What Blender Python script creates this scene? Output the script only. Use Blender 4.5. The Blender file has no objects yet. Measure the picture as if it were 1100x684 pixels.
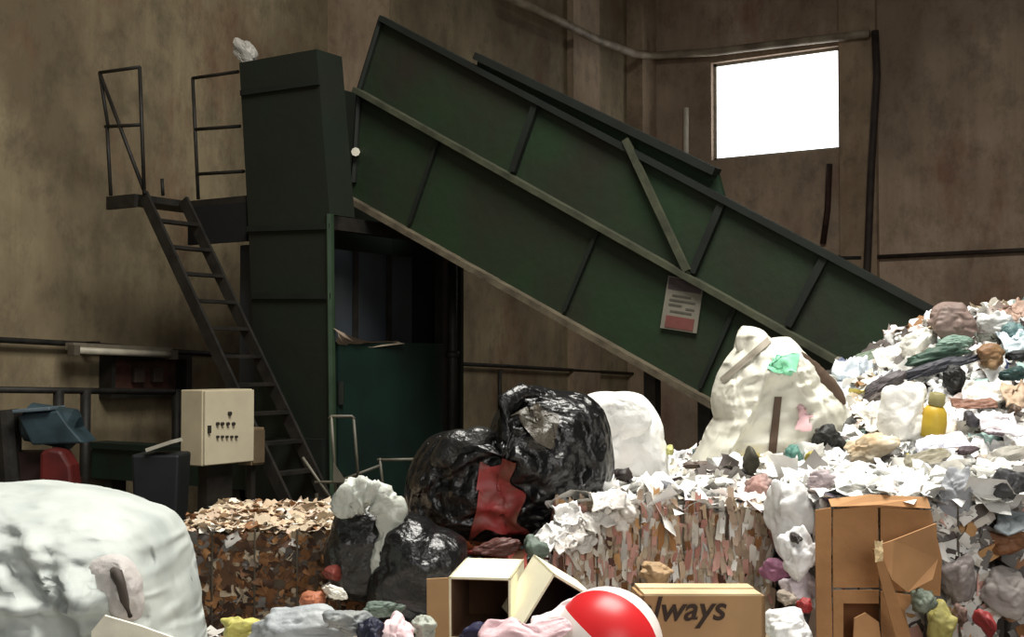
import bpy, bmesh, math, random
import numpy as np
from mathutils import Vector, Matrix

random.seed(7)
rng = np.random.default_rng(7)
SC = bpy.context.scene
COL = SC.collection

# ------------------------------------------------------------------ camera frame
F, CX, CY, HOR = 1350.0, 550.0, 342.0, 385.0
YAW = math.radians(33.0)
PITCH = math.atan((HOR - CY) / F)
CAMZ = 1.7
RX, RY = math.cos(YAW), math.sin(YAW)          # "across" direction in world x, y
FX, FY = -math.sin(YAW), math.cos(YAW)         # "away" direction in world x, y
def W(u, w, z):                                # across / away / up  ->  world
    return np.array([RX*u + FX*w, RY*u + FY*w, z])
def slopes(px, py):
    a, b = (px - CX)/F, (CY - py)/F
    w = math.cos(PITCH) - b*math.sin(PITCH)
    return a/w, (math.sin(PITCH) + b*math.cos(PITCH))/w
def at(px, py, w):
    a, b = slopes(px, py)
    return W(a*w, w, CAMZ + b*w)
def uwz(px, py, w):
    a, b = slopes(px, py)
    return np.array([a*w, w, CAMZ + b*w])
def on_x(px, py, X):
    a, b = slopes(px, py)
    return at(px, py, X/(RX*a + FX))
def on_y(px, py, Y):
    a, b = slopes(px, py)
    return at(px, py, Y/(RY*a + FY))
def on_z(px, py, Z):
    a, b = slopes(px, py)
    return at(px, py, (Z - CAMZ)/b)
UV = np.array([RX, RY, 0.0]); FV = np.array([FX, FY, 0.0]); ZV = np.array([0, 0, 1.0])

# ------------------------------------------------------------------ noise
def _h(ix, iy, iz, s):
    n = (ix.astype(np.int64)*374761393 + iy.astype(np.int64)*668265263 + iz.astype(np.int64)*1274126177 + s*974634777) & 0xFFFFFFFF
    n = ((n ^ (n >> 13))*1274126177) & 0xFFFFFFFF
    n = ((n ^ (n >> 16))*2246822519) & 0xFFFFFFFF
    return ((n ^ (n >> 15)) & 0xFFFF)/32767.5 - 1.0
def vn(P, s=0):
    P = np.asarray(P, float); I = np.floor(P); f = P - I; f = f*f*(3 - 2*f)
    x, y, z = I[..., 0], I[..., 1], I[..., 2]; fx, fy, fz = f[..., 0], f[..., 1], f[..., 2]
    def L(a, b, t): return a + (b - a)*t
    return L(L(L(_h(x, y, z, s), _h(x+1, y, z, s), fx), L(_h(x, y+1, z, s), _h(x+1, y+1, z, s), fx), fy),
             L(L(_h(x, y, z+1, s), _h(x+1, y, z+1, s), fx), L(_h(x, y+1, z+1, s), _h(x+1, y+1, z+1, s), fx), fy), fz)
def ridge(P, s=0): return 1 - 2*np.abs(vn(P, s))
def crumple(P, s=0):
    P = np.asarray(P, float)
    q = P + 0.35*np.stack([vn(P*1.3, s+11), vn(P*1.3, s+12), vn(P*1.3, s+13)], -1)
    return 0.5*vn(q*1.1, s) + 0.34*ridge(q*2.0, s+1) + 0.2*ridge(q*4.1, s+2) + 0.09*ridge(q*8.5, s+3)

# ------------------------------------------------------------------ materials
def lin(c):
    return tuple(((v/255)/12.92 if v/255 <= .04045 else ((v/255 + .055)/1.055)**2.4) for v in c) + (1.0,)
MATS = {}
def mat(name, c, rough=.7, var=.12, scale=6.0, bump=0.0, bscale=30.0, metal=0.0, c2=None, spec=.4, trans=0.0):
    if name in MATS: return MATS[name]
    m = bpy.data.materials.new(name); m.use_nodes = True; MATS[name] = m
    nt = m.node_tree; N = nt.nodes; Lk = nt.links; b = N['Principled BSDF']
    tc = N.new('ShaderNodeTexCoord')
    no = N.new('ShaderNodeTexNoise'); no.inputs['Scale'].default_value = scale; no.inputs['Detail'].default_value = 6
    Lk.new(tc.outputs['Object'], no.inputs['Vector'])
    cr = N.new('ShaderNodeValToRGB'); c = np.array(lin(c))
    d = np.array(lin(c2)) if c2 else np.append(c[:3]*(1 - 2.2*var), 1)
    cr.color_ramp.elements[0].position = .32; cr.color_ramp.elements[0].color = np.maximum(d, 0)
    cr.color_ramp.elements[1].position = .62; cr.color_ramp.elements[1].color = np.append(np.minimum(c[:3]*(1 + .5*var), 1), 1)
    Lk.new(no.outputs['Fac'], cr.inputs['Fac']); Lk.new(cr.outputs['Color'], b.inputs['Base Color'])
    b.inputs['Roughness'].default_value = rough; b.inputs['Metallic'].default_value = metal
    b.inputs['Specular IOR Level'].default_value = spec
    if trans: b.inputs['Transmission Weight'].default_value = trans
    if bump:
        n2 = N.new('ShaderNodeTexNoise'); n2.inputs['Scale'].default_value = bscale; n2.inputs['Detail'].default_value = 5
        Lk.new(tc.outputs['Object'], n2.inputs['Vector'])
        bp = N.new('ShaderNodeBump'); bp.inputs['Strength'].default_value = bump; bp.inputs['Distance'].default_value = .02
        Lk.new(n2.outputs['Fac'], bp.inputs['Height']); Lk.new(bp.outputs['Normal'], b.inputs['Normal'])
    return m
def patch_mat(name, cols, sc=(14, 14, 14), rough=.85, bump=.6):
    """patches of many colours: crushed paper, card and film pressed together"""
    if name in MATS: return MATS[name]
    m = bpy.data.materials.new(name); m.use_nodes = True; MATS[name] = m
    nt = m.node_tree; N = nt.nodes; Lk = nt.links; b = N['Principled BSDF']
    tc = N.new('ShaderNodeTexCoord'); mp = N.new('ShaderNodeMapping'); mp.inputs['Scale'].default_value = sc
    Lk.new(tc.outputs['Object'], mp.inputs['Vector'])
    nz = N.new('ShaderNodeTexNoise'); nz.inputs['Scale'].default_value = .6; nz.inputs['Detail'].default_value = 4
    Lk.new(mp.outputs['Vector'], nz.inputs['Vector'])
    mx = N.new('ShaderNodeMix'); mx.data_type = 'VECTOR'; mx.inputs[0].default_value = .35
    Lk.new(mp.outputs['Vector'], mx.inputs[4]); Lk.new(nz.outputs['Color'], mx.inputs[5])
    vo = N.new('ShaderNodeTexVoronoi'); vo.inputs['Scale'].default_value = 1.0
    Lk.new(mx.outputs[1], vo.inputs['Vector'])
    sp = N.new('ShaderNodeSeparateColor'); Lk.new(vo.outputs['Color'], sp.inputs['Color'])
    cr = N.new('ShaderNodeValToRGB'); cr.color_ramp.interpolation = 'CONSTANT'
    while len(cr.color_ramp.elements) < len(cols): cr.color_ramp.elements.new(.5)
    for i, c in enumerate(cols):
        cr.color_ramp.elements[i].position = i/len(cols); cr.color_ramp.elements[i].color = lin(c)
    Lk.new(sp.outputs['Red'], cr.inputs['Fac']); Lk.new(cr.outputs['Color'], b.inputs['Base Color'])
    b.inputs['Roughness'].default_value = rough
    bp = N.new('ShaderNodeBump'); bp.inputs['Strength'].default_value = bump; bp.inputs['Distance'].default_value = .03
    Lk.new(vo.outputs['Distance'], bp.inputs['Height']); Lk.new(bp.outputs['Normal'], b.inputs['Normal'])
    return m
def concrete(name, base, dark, rust, seed, board=9.0):
    m = bpy.data.materials.new(name); m.use_nodes = True
    nt = m.node_tree; N = nt.nodes; Lk = nt.links; b = N['Principled BSDF']
    tc = N.new('ShaderNodeTexCoord')
    def noise(scale, vec, detail=6, rough=.6):
        mp = N.new('ShaderNodeMapping'); mp.inputs['Scale'].default_value = vec; mp.inputs['Location'].default_value = (seed, seed*.7, seed*1.3)
        Lk.new(tc.outputs['Object'], mp.inputs['Vector'])
        n = N.new('ShaderNodeTexNoise'); n.inputs['Scale'].default_value = scale; n.inputs['Detail'].default_value = detail; n.inputs['Roughness'].default_value = rough
        Lk.new(mp.outputs['Vector'], n.inputs['Vector']); return n.outputs['Fac']
    def ramp(f, a, bb):
        r = N.new('ShaderNodeMapRange'); r.inputs[1].default_value = a; r.inputs[2].default_value = bb; Lk.new(f, r.inputs[0]); return r.outputs[0]
    def mix(f, A, B):
        x = N.new('ShaderNodeMix'); x.data_type = 'RGBA'; Lk.new(f, x.inputs[0])
        for s, v in ((6, A), (7, B)):
            if isinstance(v, tuple): x.inputs[s].default_value = v
            else: Lk.new(v, x.inputs[s])
        return x.outputs[2]
    def scl(f, k):
        x = N.new('ShaderNodeMath'); x.operation = 'MULTIPLY'; Lk.new(f, x.inputs[0]); x.inputs[1].default_value = k; return x.outputs[0]
    c = mix(ramp(noise(.55, (1, 1, .8)), .38, .64), lin(dark), lin(base))
    c = mix(scl(ramp(noise(1.0, (4, 4, .16), 5), .46, .74), .55), c, lin(dark))
    c = mix(scl(ramp(noise(.8, (1.1, 1.1, .55), 8, .7), .54, .7), .8), c, lin(rust))
    c = mix(scl(ramp(noise(3.2, (1, 1, .7), 8, .75), .48, .72), .6), c, lin(tuple(int(v*.62) for v in dark)))
    Lk.new(c, b.inputs['Base Color']); b.inputs['Roughness'].default_value = .93
    bp = N.new('ShaderNodeBump'); bp.inputs['Strength'].default_value = .5; bp.inputs['Distance'].default_value = .03
    Lk.new(noise(7, (1, 1, .5), 8), bp.inputs['Height']); Lk.new(bp.outputs['Normal'], b.inputs['Normal'])
    return m
def emit(name, c, s):
    m = bpy.data.materials.new(name); m.use_nodes = True
    b = m.node_tree.nodes['Principled BSDF']
    b.inputs['Base Color'].default_value = lin(c); b.inputs['Emission Color'].default_value = lin(c); b.inputs['Emission Strength'].default_value = s
    return m

# ------------------------------------------------------------------ mesh builder and objects
class MB:
    def __init__(s): s.v, s.f, s.m = [], [], []
    def add(s, vs, fs, m=0):
        o = len(s.v); s.v.extend([tuple(map(float, p)) for p in vs])
        for f in fs: s.f.append(tuple(o + i for i in f)); s.m.append(m)
        return s
    def hexa(s, P, m=0):      # 8 points: bottom ring 0-3, top ring 4-7
        return s.add(P, [(3, 2, 1, 0), (4, 5, 6, 7), (0, 1, 5, 4), (1, 2, 6, 5), (2, 3, 7, 6), (3, 0, 4, 7)], m)
    def box(s, lo, hi, m=0):
        (a, b, c), (d, e, f) = lo, hi
        return s.hexa([(a, b, c), (d, b, c), (d, e, c), (a, e, c), (a, b, f), (d, b, f), (d, e, f), (a, e, f)], m)
    def obox(s, c, ax, ay, az, m=0):   # centre and three half-axis vectors
        c, ax, ay, az = map(np.asarray, (c, ax, ay, az))
        return s.hexa([c-ax-ay-az, c+ax-ay-az, c+ax+ay-az, c-ax+ay-az, c-ax-ay+az, c+ax-ay+az, c+ax+ay+az, c-ax+ay+az], m)
    def prism(s, pts, off, m=0):
        pts = [np.asarray(p, float) for p in pts]; n = len(pts); off = np.asarray(off, float)
        vs = pts + [p + off for p in pts]
        fs = [tuple(range(n)), tuple(range(2*n-1, n-1, -1))] + [(i, n+i, n+(i+1) % n, (i+1) % n) for i in range(n)]
        return s.add(vs, fs, m)
    def tube(s, pts, r, n=8, m=0):
        pts = [np.asarray(p, float) for p in pts]; vs, fs = [], []
        for i, p in enumerate(pts):
            t = pts[min(i+1, len(pts)-1)] - pts[max(i-1, 0)]; t = t/(np.linalg.norm(t) + 1e-9)
            a = np.cross(t, (0, 0, 1) if abs(t[2]) < .9 else (1, 0, 0)); a /= np.linalg.norm(a); b = np.cross(t, a)
            rr = r[i] if hasattr(r, '__len__') else r
            vs += [p + rr*(math.cos(2*math.pi*k/n)*a + math.sin(2*math.pi*k/n)*b) for k in range(n)]
        for i in range(len(pts)-1):
            for k in range(n):
                fs.append((i*n+k, i*n+(k+1) % n, (i+1)*n+(k+1) % n, (i+1)*n+k))
        fs += [tuple(range(n-1, -1, -1)), tuple(range((len(pts)-1)*n, len(pts)*n))]
        return s.add(vs, fs, m)
    def bar(s, p, q, wid, thick, side, m=0):   # flat bar from p to q; "side" is the direction of its width
        p, q, side = (np.asarray(x, float) for x in (p, q, side)); t = (q-p)/np.linalg.norm(q-p)
        side = side - t*np.dot(side, t); side /= np.linalg.norm(side); n = np.cross(t, side)
        return s.obox((p+q)/2, (q-p)/2, side*wid/2, n*thick/2, m)
    def surf(s, G, m=0):
        h, w = G.shape[:2]
        return s.add(G.reshape(-1, 3), [(i*w+j, i*w+j+1, (i+1)*w+j+1, (i+1)*w+j) for i in range(h-1) for j in range(w-1)], m)
def tag(o, label=None, cat=None, group=None, kind=None):
    for k, v in (('label', label), ('category', cat), ('group', group), ('kind', kind)):
        if v: o[k] = v
    return o
ORG = {}
def obj(name, mb, mats, parent=None, smooth=False, origin=None, bevel=0.0):
    V = np.array(mb.v)
    if parent is not None: base = ORG[parent.name]
    else:
        base = np.array(origin) if origin is not None else np.array([*(V.min(0)[:2] + V.max(0)[:2])/2, V[:, 2].min()])
    me = bpy.data.meshes.new(name); me.from_pydata((V - base).tolist(), [], mb.f)
    for m in (mats if isinstance(mats, (list, tuple)) else [mats]): me.materials.append(m)
    me.polygons.foreach_set('material_index', mb.m)
    if smooth: me.polygons.foreach_set('use_smooth', [True]*len(mb.f))
    me.update(); me.validate()
    o = bpy.data.objects.new(name, me); COL.objects.link(o); ORG[o.name] = base
    if parent is not None: o.parent = parent
    else: o.location = base
    if bevel:
        b = o.modifiers.new('edge', 'BEVEL'); b.width = bevel; b.segments = 2; b.limit_method = 'ANGLE'
    return o
def thing(name, label, cat, loc, group=None):
    o = bpy.data.objects.new(name, None); COL.objects.link(o); o.location = loc; o.empty_display_size = .1
    ORG[o.name] = np.array(loc, float)
    return tag(o, label, cat, group)

# ------------------------------------------------------------------ shapes for waste
_ico = {}
def ico(n):
    if n not in _ico:
        bm = bmesh.new(); bmesh.ops.create_icosphere(bm, subdivisions=n, radius=1)
        _ico[n] = (np.array([v.co[:] for v in bm.verts]), [tuple(v.index for v in f.verts) for f in bm.faces]); bm.free()
    return _ico[n]
def outline_bag(pts, w, thick, seed, amp=.06, n=5, freq=1.0, full=.75, knot=None, folds=()):
    """a stuffed bag: outline (photo points) at its own distance w, real thickness; creased"""
    C = [uwz(x, y, w) for x, y in pts]; C = np.array([(c[0], c[2]) for c in C]); cen = C.mean(0)
    # even out the centre so that the outline is star shaped around it
    cen = (C.min(0) + C.max(0))/2*.5 + cen*.5
    ang = np.arctan2(C[:, 1]-cen[1], C[:, 0]-cen[0]); rad = np.hypot(C[:, 0]-cen[0], C[:, 1]-cen[1])
    o = np.argsort(ang); ang, rad = ang[o], rad[o]
    ang = np.concatenate([ang-2*np.pi, ang, ang+2*np.pi]); rad = np.tile(rad, 3)
    V, Fc = ico(n)
    th = np.arctan2(V[:, 2], V[:, 0]); rho = np.hypot(V[:, 0], V[:, 2])
    R = np.interp(th, ang, rad)
    rr = rho**full; yy = np.sign(V[:, 1])*np.abs(V[:, 1])**.85
    size = rad.mean()
    c3 = crumple(V*freq*1.6 + seed*3.7, seed)
    k = 1 + amp*1.6*(c3 - .25)*np.clip(1.15 - rr, .25, 1)
    u = cen[0] + np.cos(th)*R*rr*(1 + .3*(k-1)); z = cen[1] + np.sin(th)*R*rr*(1 + .3*(k-1))
    d = w + yy*thick*k + amp*size*.5*(crumple(V*freq*3 + seed, seed+5) - .2)*np.sign(V[:, 1])
    inner = np.clip((1 - rr)*3, 0, 1)*np.sign(V[:, 1])
    for ang_, fq, am in folds:
        ca, sa = math.cos(ang_), math.sin(ang_); al = u*ca + z*sa; ac = -u*sa + z*ca + .05*vn(np.stack([u*4, z*4, u*0], -1), seed+31)
        n0 = vn(np.stack([al*fq*.22, ac*fq, al*0 + seed], -1), seed+32); d = d + inner*am*(np.clip(1 - np.abs(n0)*3.2, 0, 1)**1.3*1.5 + .35*vn(np.stack([al*fq*.5, ac*fq*1.6, al*0], -1), seed+33))
    if knot is not None:
        kc = uwz(*knot, w); du, dz_ = u-kc[0], z-kc[2]; rk = np.hypot(du, dz_); tk = np.arctan2(dz_, du)
        Q_ = np.stack([np.cos(tk)*3.4, np.sin(tk)*3.4, rk*2.2], -1)
        d = d + inner*.035*np.clip(rk/.08, 0, 1)*np.clip(1.3 - rk/.5, .25, 1)*(ridge(Q_, seed+40) + .5*ridge(Q_*2.1, seed+41))
        d = d + inner*(-.0)
    P = np.stack([RX*u + FX*d, RY*u + FY*d, z], 1)
    return MB().add(P, Fc)
def facets(V, seed, n=26):
    g = np.random.default_rng(seed); N_ = g.normal(size=(n, 3)); N_ /= np.linalg.norm(N_, axis=1)[:, None]
    D_ = g.uniform(.62, 1.08, n); dots = V @ N_.T
    return np.minimum(np.where(dots > .08, D_[None]/np.maximum(dots, .08), 9).min(1), 1.25)
def blob(c, ru, rw, rz, seed, amp=.16, n=4, freq=1.0, tilt=0.0):
    """crumpled film or paper: flat facets, sharp folded creases, ragged outline"""
    V, Fc = ico(n)
    k = facets(V, seed, 16)*.62 + facets(V, seed+5, 46)*.38
    k = k*(1 + .26*vn(V*1.15 + seed*.37, seed)) + .5*np.clip(vn(V*1.9 + seed*.7, seed+4) - .25, 0, 1)
    q = V*np.array([1.3, 1.3, 2.0])*freq + seed*2.3; q = q + .5*np.stack([vn(q*.7, seed+1), vn(q*.7, seed+2), vn(q*.7, seed+3)], -1)
    k = k - amp*.65*np.clip(1 - np.abs(vn(q, seed+6))*6, 0, 1) + .045*vn(q*2.6, seed+8)
    Q = V*np.maximum(k, .25)[:, None]*np.array([ru, rw, rz])
    ct, st = math.cos(tilt), math.sin(tilt)
    u = Q[:, 0]*ct - Q[:, 2]*st; z = Q[:, 0]*st + Q[:, 2]*ct
    return MB().add(np.stack([c[0] + RX*u + FX*Q[:, 1], c[1] + RY*u + FY*Q[:, 1], c[2] + z], 1), Fc)
from mathutils.bvhtree import BVHTree
def skin(mb):
    t = BVHTree.FromPolygons([Vector(v) for v in mb.v], mb.f); o = Vector((0, 0, CAMZ))
    def f(px, py, off=.008, fallback=4.5):
        d = Vector(at(px, py, 1.0)) - o; h = t.ray_cast(o, d.normalized())
        if h[0] is None:
            h = t.find_nearest(Vector(at(px, py, fallback)))
        p = np.array(h[0]); return p - (p - np.array(o))/np.linalg.norm(p - np.array(o))*off
    return f
def decal(sk_f, quad_px, n=12, off=.008, ragged=0.0, fallback=4.5, seed=1):
    q = np.array(quad_px, float); t = np.linspace(0, 1, n); X, Y = np.meshgrid(t, t)
    p = q[0]*((1-X)*(1-Y))[..., None] + q[1]*(X*(1-Y))[..., None] + q[2]*(X*Y)[..., None] + q[3]*((1-X)*Y)[..., None]
    p = p + ragged*np.stack([vn(np.stack([X*4, Y*4, X*0+seed], -1), seed), vn(np.stack([X*4, Y*4, X*0+seed], -1), seed+1)], -1)
    G = np.array([[sk_f(a[0], a[1], off, fallback) for a in row] for row in p])
    return MB().surf(G)
def wad(pts, rad, w, seed, amp=.3, dep=.8, n=16, steps=40):
    """twisted, crumpled length of film along photo points at distance w (or per point)"""
    ws_ = w if hasattr(w, '__len__') else [w]*len(pts)
    C = np.array([uwz(x, y, q) for (x, y), q in zip(pts, ws_)]); k = len(pts)
    ti = np.linspace(0, k-1, steps); C = np.stack([np.interp(ti, range(k), C[:, j]) for j in range(3)], 1)
    for _ in range(3): C[1:-1] = (C[:-2] + 2*C[1:-1] + C[2:])/4
    R_ = np.interp(ti, range(k), rad)*np.mean(ws_)/F
    R_ = R_*np.sqrt(np.clip(np.minimum(np.arange(steps)+.3, steps-.7-np.arange(steps))/3, .05, 1))
    vs, fs = [], []
    for i in range(steps):
        t_ = C[min(i+1, steps-1)] - C[max(i-1, 0)]; t_ /= np.linalg.norm(t_) + 1e-9
        a = np.cross(t_, (0, 1, 0)); a /= np.linalg.norm(a) + 1e-9; b = np.array([0, 1.0, 0])
        for j in range(n):
            th = 2*math.pi*j/n; dv = a*math.cos(th) + b*dep*math.sin(th)
            nz_ = float(crumple(np.array([math.cos(th)*1.4, math.sin(th)*1.4, i*.11]) + seed, seed))
            vs.append(C[i] + dv*R_[i]*(1 + amp*2*(nz_-.1)))
    for i in range(steps-1):
        for j in range(n): fs.append((i*n+j, i*n+(j+1) % n, (i+1)*n+(j+1) % n, (i+1)*n+j))
    fs += [tuple(range(n-1, -1, -1)), tuple(range((steps-1)*n, steps*n))]
    vs = np.array(vs)
    return MB().add(np.stack([RX*vs[:, 0]+FX*vs[:, 1], RY*vs[:, 0]+FY*vs[:, 1], vs[:, 2]], 1), fs)
def sheet(c, a, b, nrm, seed, amp=.2, n=14, mb=None, m=0, curl=.4, freq=1.0, edge=.16):
    """crumpled sheet; a, b half-axis vectors"""
    a, b, nrm = (np.asarray(x, float) for x in (a, b, nrm)); s = min(np.linalg.norm(a), np.linalg.norm(b))
    t = np.linspace(-1, 1, n); X, Y = np.meshgrid(t, t)
    P = np.stack([X*1.5*freq + seed*1.7, Y*1.5*freq*np.linalg.norm(b)/np.linalg.norm(a), np.full_like(X, seed*.9)], -1)
    hgt = s*(amp*2*crumple(P, seed) + curl*vn(P*.5, seed+9))
    e = edge*vn(P*1.2, seed+21); e2 = edge*1.3*vn(P*1.2, seed+22)
    G = np.asarray(c) + (X + e)[..., None]*a + (Y + e2)[..., None]*b + hgt[..., None]*nrm
    mb = mb or MB(); mb.surf(G, m); return mb
def scraps(pos, nrm, size, midx, seed, n=4, long=1.6, amp=.28, up=None, tilt=.5):
    mb = MB()
    for i in range(len(pos)):
        nn = nrm[i] + tilt*rng.normal(size=3); nn /= np.linalg.norm(nn)
        if up is None: t = rng.normal(size=3)
        else: t = np.asarray(up) + .13*rng.normal(size=3)
        a = np.cross(nn, t); a /= np.linalg.norm(a); b = np.cross(nn, a)
        s = size[i]; l = 1 + (long-1)*rng.random()
        sheet(pos[i], a*s/2, b*s*l/2, nn, int(rng.integers(1, 9999)), amp=amp, n=n, mb=mb, m=int(midx[i]), curl=.5)
    return mb

# ================================================================== SETTING
XL, YR, ZC = -10.6, 20.7, 9.4
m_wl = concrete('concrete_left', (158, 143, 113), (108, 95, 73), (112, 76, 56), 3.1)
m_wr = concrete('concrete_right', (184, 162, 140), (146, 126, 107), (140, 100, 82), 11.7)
m_floor = mat('floor_concrete', (92, 84, 72), .95, .2, 1.5, .4, 12)
m_ceil = mat('ceiling_sheet', (120, 112, 100), .9, .1, 1.0)
def struct(name, mb, m, **k): return tag(obj(name, mb, m, **k), kind='structure')
struct('floor', MB().box((-11, -6, -.2), (11, 21.1, 0)), m_floor)
struct('wall_left', MB().box((XL-.3, -6, 0), (XL, YR+.3, ZC)), m_wl)
# window opening in the right wall
pA, pB, pC, pD = on_y(765, 68, YR), on_y(903, 48, YR), on_y(899, 160, YR), on_y(763, 172, YR)
wx0, wx1 = (pA[0]+pD[0])/2, (pB[0]+pC[0])/2
wz1, wz0 = (pA[2]+pB[2])/2, (pC[2]+pD[2])/2
wr = MB().box((XL, YR, 0), (wx0, YR+.3, ZC)).box((wx1, YR, 0), (11, YR+.3, ZC)).box((wx0, YR, 0), (wx1, YR+.3, wz0)).box((wx0, YR, wz1), (wx1, YR+.3, ZC))
struct('wall_right', wr, m_wr)
m_frame = mat('window_frame_paint', (150, 145, 130), .6)
fr = MB()
for lo, hi in (((wx0, wz0), (wx0+.05, wz1)), ((wx1-.05, wz0), (wx1, wz1)), ((wx0, wz0), (wx1, wz0+.05)), ((wx0, wz1-.05), (wx1, wz1))):
    fr.box((lo[0], YR+.12, lo[1]), (hi[0], YR+.2, hi[1]))
win = struct('window_1', fr, m_frame)
obj('pane', MB().box((wx0+.04, YR+.15, wz0+.04), (wx1-.04, YR+.165, wz1-.04)), emit('bright_frosted_glass', (250, 252, 255), 3.0), win)
# roof with its skylight opening over the heaps
sk = W(1.3, 4.4, ZC); sx0, sx1, sy0, sy1 = sk[0]-2.6, sk[0]+2.6, sk[1]-2.2, sk[1]+2.2
struct('ceiling', MB().box((-11, -6, ZC), (sx0, 21.1, ZC+.15)).box((sx1, -6, ZC), (11, 21.1, ZC+.15)).box((sx0, -6, ZC), (sx1, sy0, ZC+.15)).box((sx0, sy1, ZC), (sx1, 21.1, ZC+.15)), m_ceil)
# corner column and pilasters
m_pil = concrete('concrete_pilaster', (178, 156, 130), (136, 116, 94), (130, 94, 74), 6.3)
yA, yB = on_x(638, 200, XL)[1], on_x(676, 200, XL)[1]
struct('trim_1', MB().box((XL, yA-.9, 0), (XL+.12, yA, ZC)), m_pil)
struct('trim_2', MB().box((XL, YR-.55, 0), (XL+.32, YR, ZC)), m_pil)
xa, xb = on_y(905, 200, YR)[0], on_y(944, 200, YR)[0]
struct('trim_3', MB().box((xa, YR-.14, 0), (xb, YR, ZC)), m_pil)
yc, yd = on_x(352, 40, XL)[1], on_x(408, 40, XL)[1]
struct('trim_4', MB().box((XL, yc, 0), (XL+.16, yd, ZC)), m_pil)

# ------------------------------------------------------------------ metals and paints
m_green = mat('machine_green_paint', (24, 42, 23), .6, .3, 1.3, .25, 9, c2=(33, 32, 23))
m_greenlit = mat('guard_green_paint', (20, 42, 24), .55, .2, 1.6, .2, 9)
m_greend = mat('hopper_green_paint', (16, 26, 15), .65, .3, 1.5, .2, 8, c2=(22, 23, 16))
m_lip = mat('worn_green_edge', (64, 66, 50), .65, .25, 5, .2, 20, c2=(44, 46, 35))
m_dgreen = mat('dark_green_edge', (17, 23, 17), .65, .2, 4)
m_rust = mat('rusty_edge', (86, 78, 62), .85, .3, 6, .3, 20, c2=(58, 50, 38))
m_steel = mat('dark_steel', (34, 31, 26), .6, .3, 6, .2, 20)
m_pipe = mat('painted_pipe', (84, 76, 64), .6, .25, 4, .1, 20, c2=(52, 46, 40))
m_dpipe = mat('dark_wall_pipe', (58, 48, 42), .7, .25, 4)
m_pipel = mat('pale_pipe', (150, 138, 118), .6, .25, 3, c2=(104, 92, 76))
m_bluegrey = mat('blue_grey_sheet', (48, 54, 60), .6, .3, 1.8, .1, 8, c2=(44, 46, 46))
m_teal = mat('teal_green_door', (12, 36, 30), .55, .25, 1.8, .1, 8, c2=(12, 28, 25))
m_belt = mat('conveyor_belt', (32, 30, 28), .8)
m_black = mat('shade_black', (10, 10, 10), .9)

# ================================================================== PIPES ON THE WALLS
def pipe(name, pts, r, label, m=m_pipe, cat='pipe'):
    return tag(obj(name, MB().tube(pts, r, 10), m, smooth=True), label, cat)
pts = [on_x(x, y, XL+.42) for x, y in ((540, -6), (600, 22), (640, 42), (682, 58))] + [on_y(x, y, YR-.24) for x, y in ((700, 60), (765, 56), (830, 48), (900, 40), (934, 36))]
pipe('wall_pipe', pts, .07, 'pale pipe running high along both walls and over the window', m_pipel)
pipe('wall_pipe', [on_y(x, y, YR-.24) for x, y in ((940, 33), (942, 80), (936, 180), (931, 300), (929, 420))], .06, 'dark upright pipe on the wall to the right of the window', m_dpipe)
pipe('wall_pipe', [on_y(x, y, YR-.1) for x, y in ((780, 279), (926, 277))] , .05, 'thin dark level pipe low on the wall under the window', m_steel)
pipe('wall_pipe', [on_y(x, y, YR-.1) for x, y in ((940, 276), (1110, 268), (1200, 264))], .035, 'dark level pipe on the wall right of the upright pipe', m_dpipe)
pipe('wall_pipe', [on_x(x, y, XL+.1) for x, y in ((-60, 362), (0, 365), (95, 370), (190, 378), (275, 383))], .03, 'dark pipe along the wall left of the hopper, above the tube light', m_steel)
pipe('wall_pipe', [on_x(x, y, XL+.1) for x, y in ((478, 390), (540, 393), (690, 402))], .03, 'dark level pipe on the wall between the hopper and the corner', m_steel)
pipe('wall_pipe', [on_x(537, 397, XL+.1), on_x(537, 452, XL+.1)], .03, 'short upright pipe dropping from the level pipe right of the hopper', m_steel)
pipe('wall_conduit', [on_y(x, y, YR-.1) for x, y in ((737, 116), (737, 190))], .05, 'short pale upright conduit left of the bright window', mat('pale_conduit', (200, 192, 176), .6, .1, 4))
pipe('wall_pipe', [on_x(888, 180, XL) if 0 else on_y(891, 176, YR-.08), on_y(889, 225, YR-.08), on_y(884, 262, YR-.08)], .05, 'short dark reddish wall stain under the right end of the window', mat('rust_dark', (58, 36, 28), .8, .3, 5))  # dark reddish wall stain, shaped as a short tube

# fluorescent tube light on the left wall, and the rusty box under it
p0, p1 = on_x(78, 376, XL+.3), on_x(184, 381, XL+.3)
t = thing('tube_light', 'pale unlit tube light fixed to the wall above the pipe rail', 'lamp', (p0+p1)/2)
d = (p1-p0)/np.linalg.norm(p1-p0)
obj('housing', MB().bar(p0+(-.05, 0, .04), p1+(-.05, 0, .04), .12, .07, (1, 0, 0)), mat('lamp_housing', (120, 112, 96), .6), t)
obj('tube', MB().tube([p0+d*.03, p1-d*.03], .035, 10), mat('tube_glass', (196, 188, 168), .4), t, smooth=True)
for e in (p0, p1): obj('socket', MB().bar(e-d*.02, e+d*.05, .1, .1, (1, 0, 0)), mat('lamp_socket', (90, 82, 70), .6), t)
obj('bracket', MB().box((XL, p0[1]+.3, p0[2]+.02), (XL+.26, p0[1]+.36, p0[2]+.09)).box((XL, p1[1]-.36, p1[2]+.02), (XL+.26, p1[1]-.3, p1[2]+.09)), m_steel, t)

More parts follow.
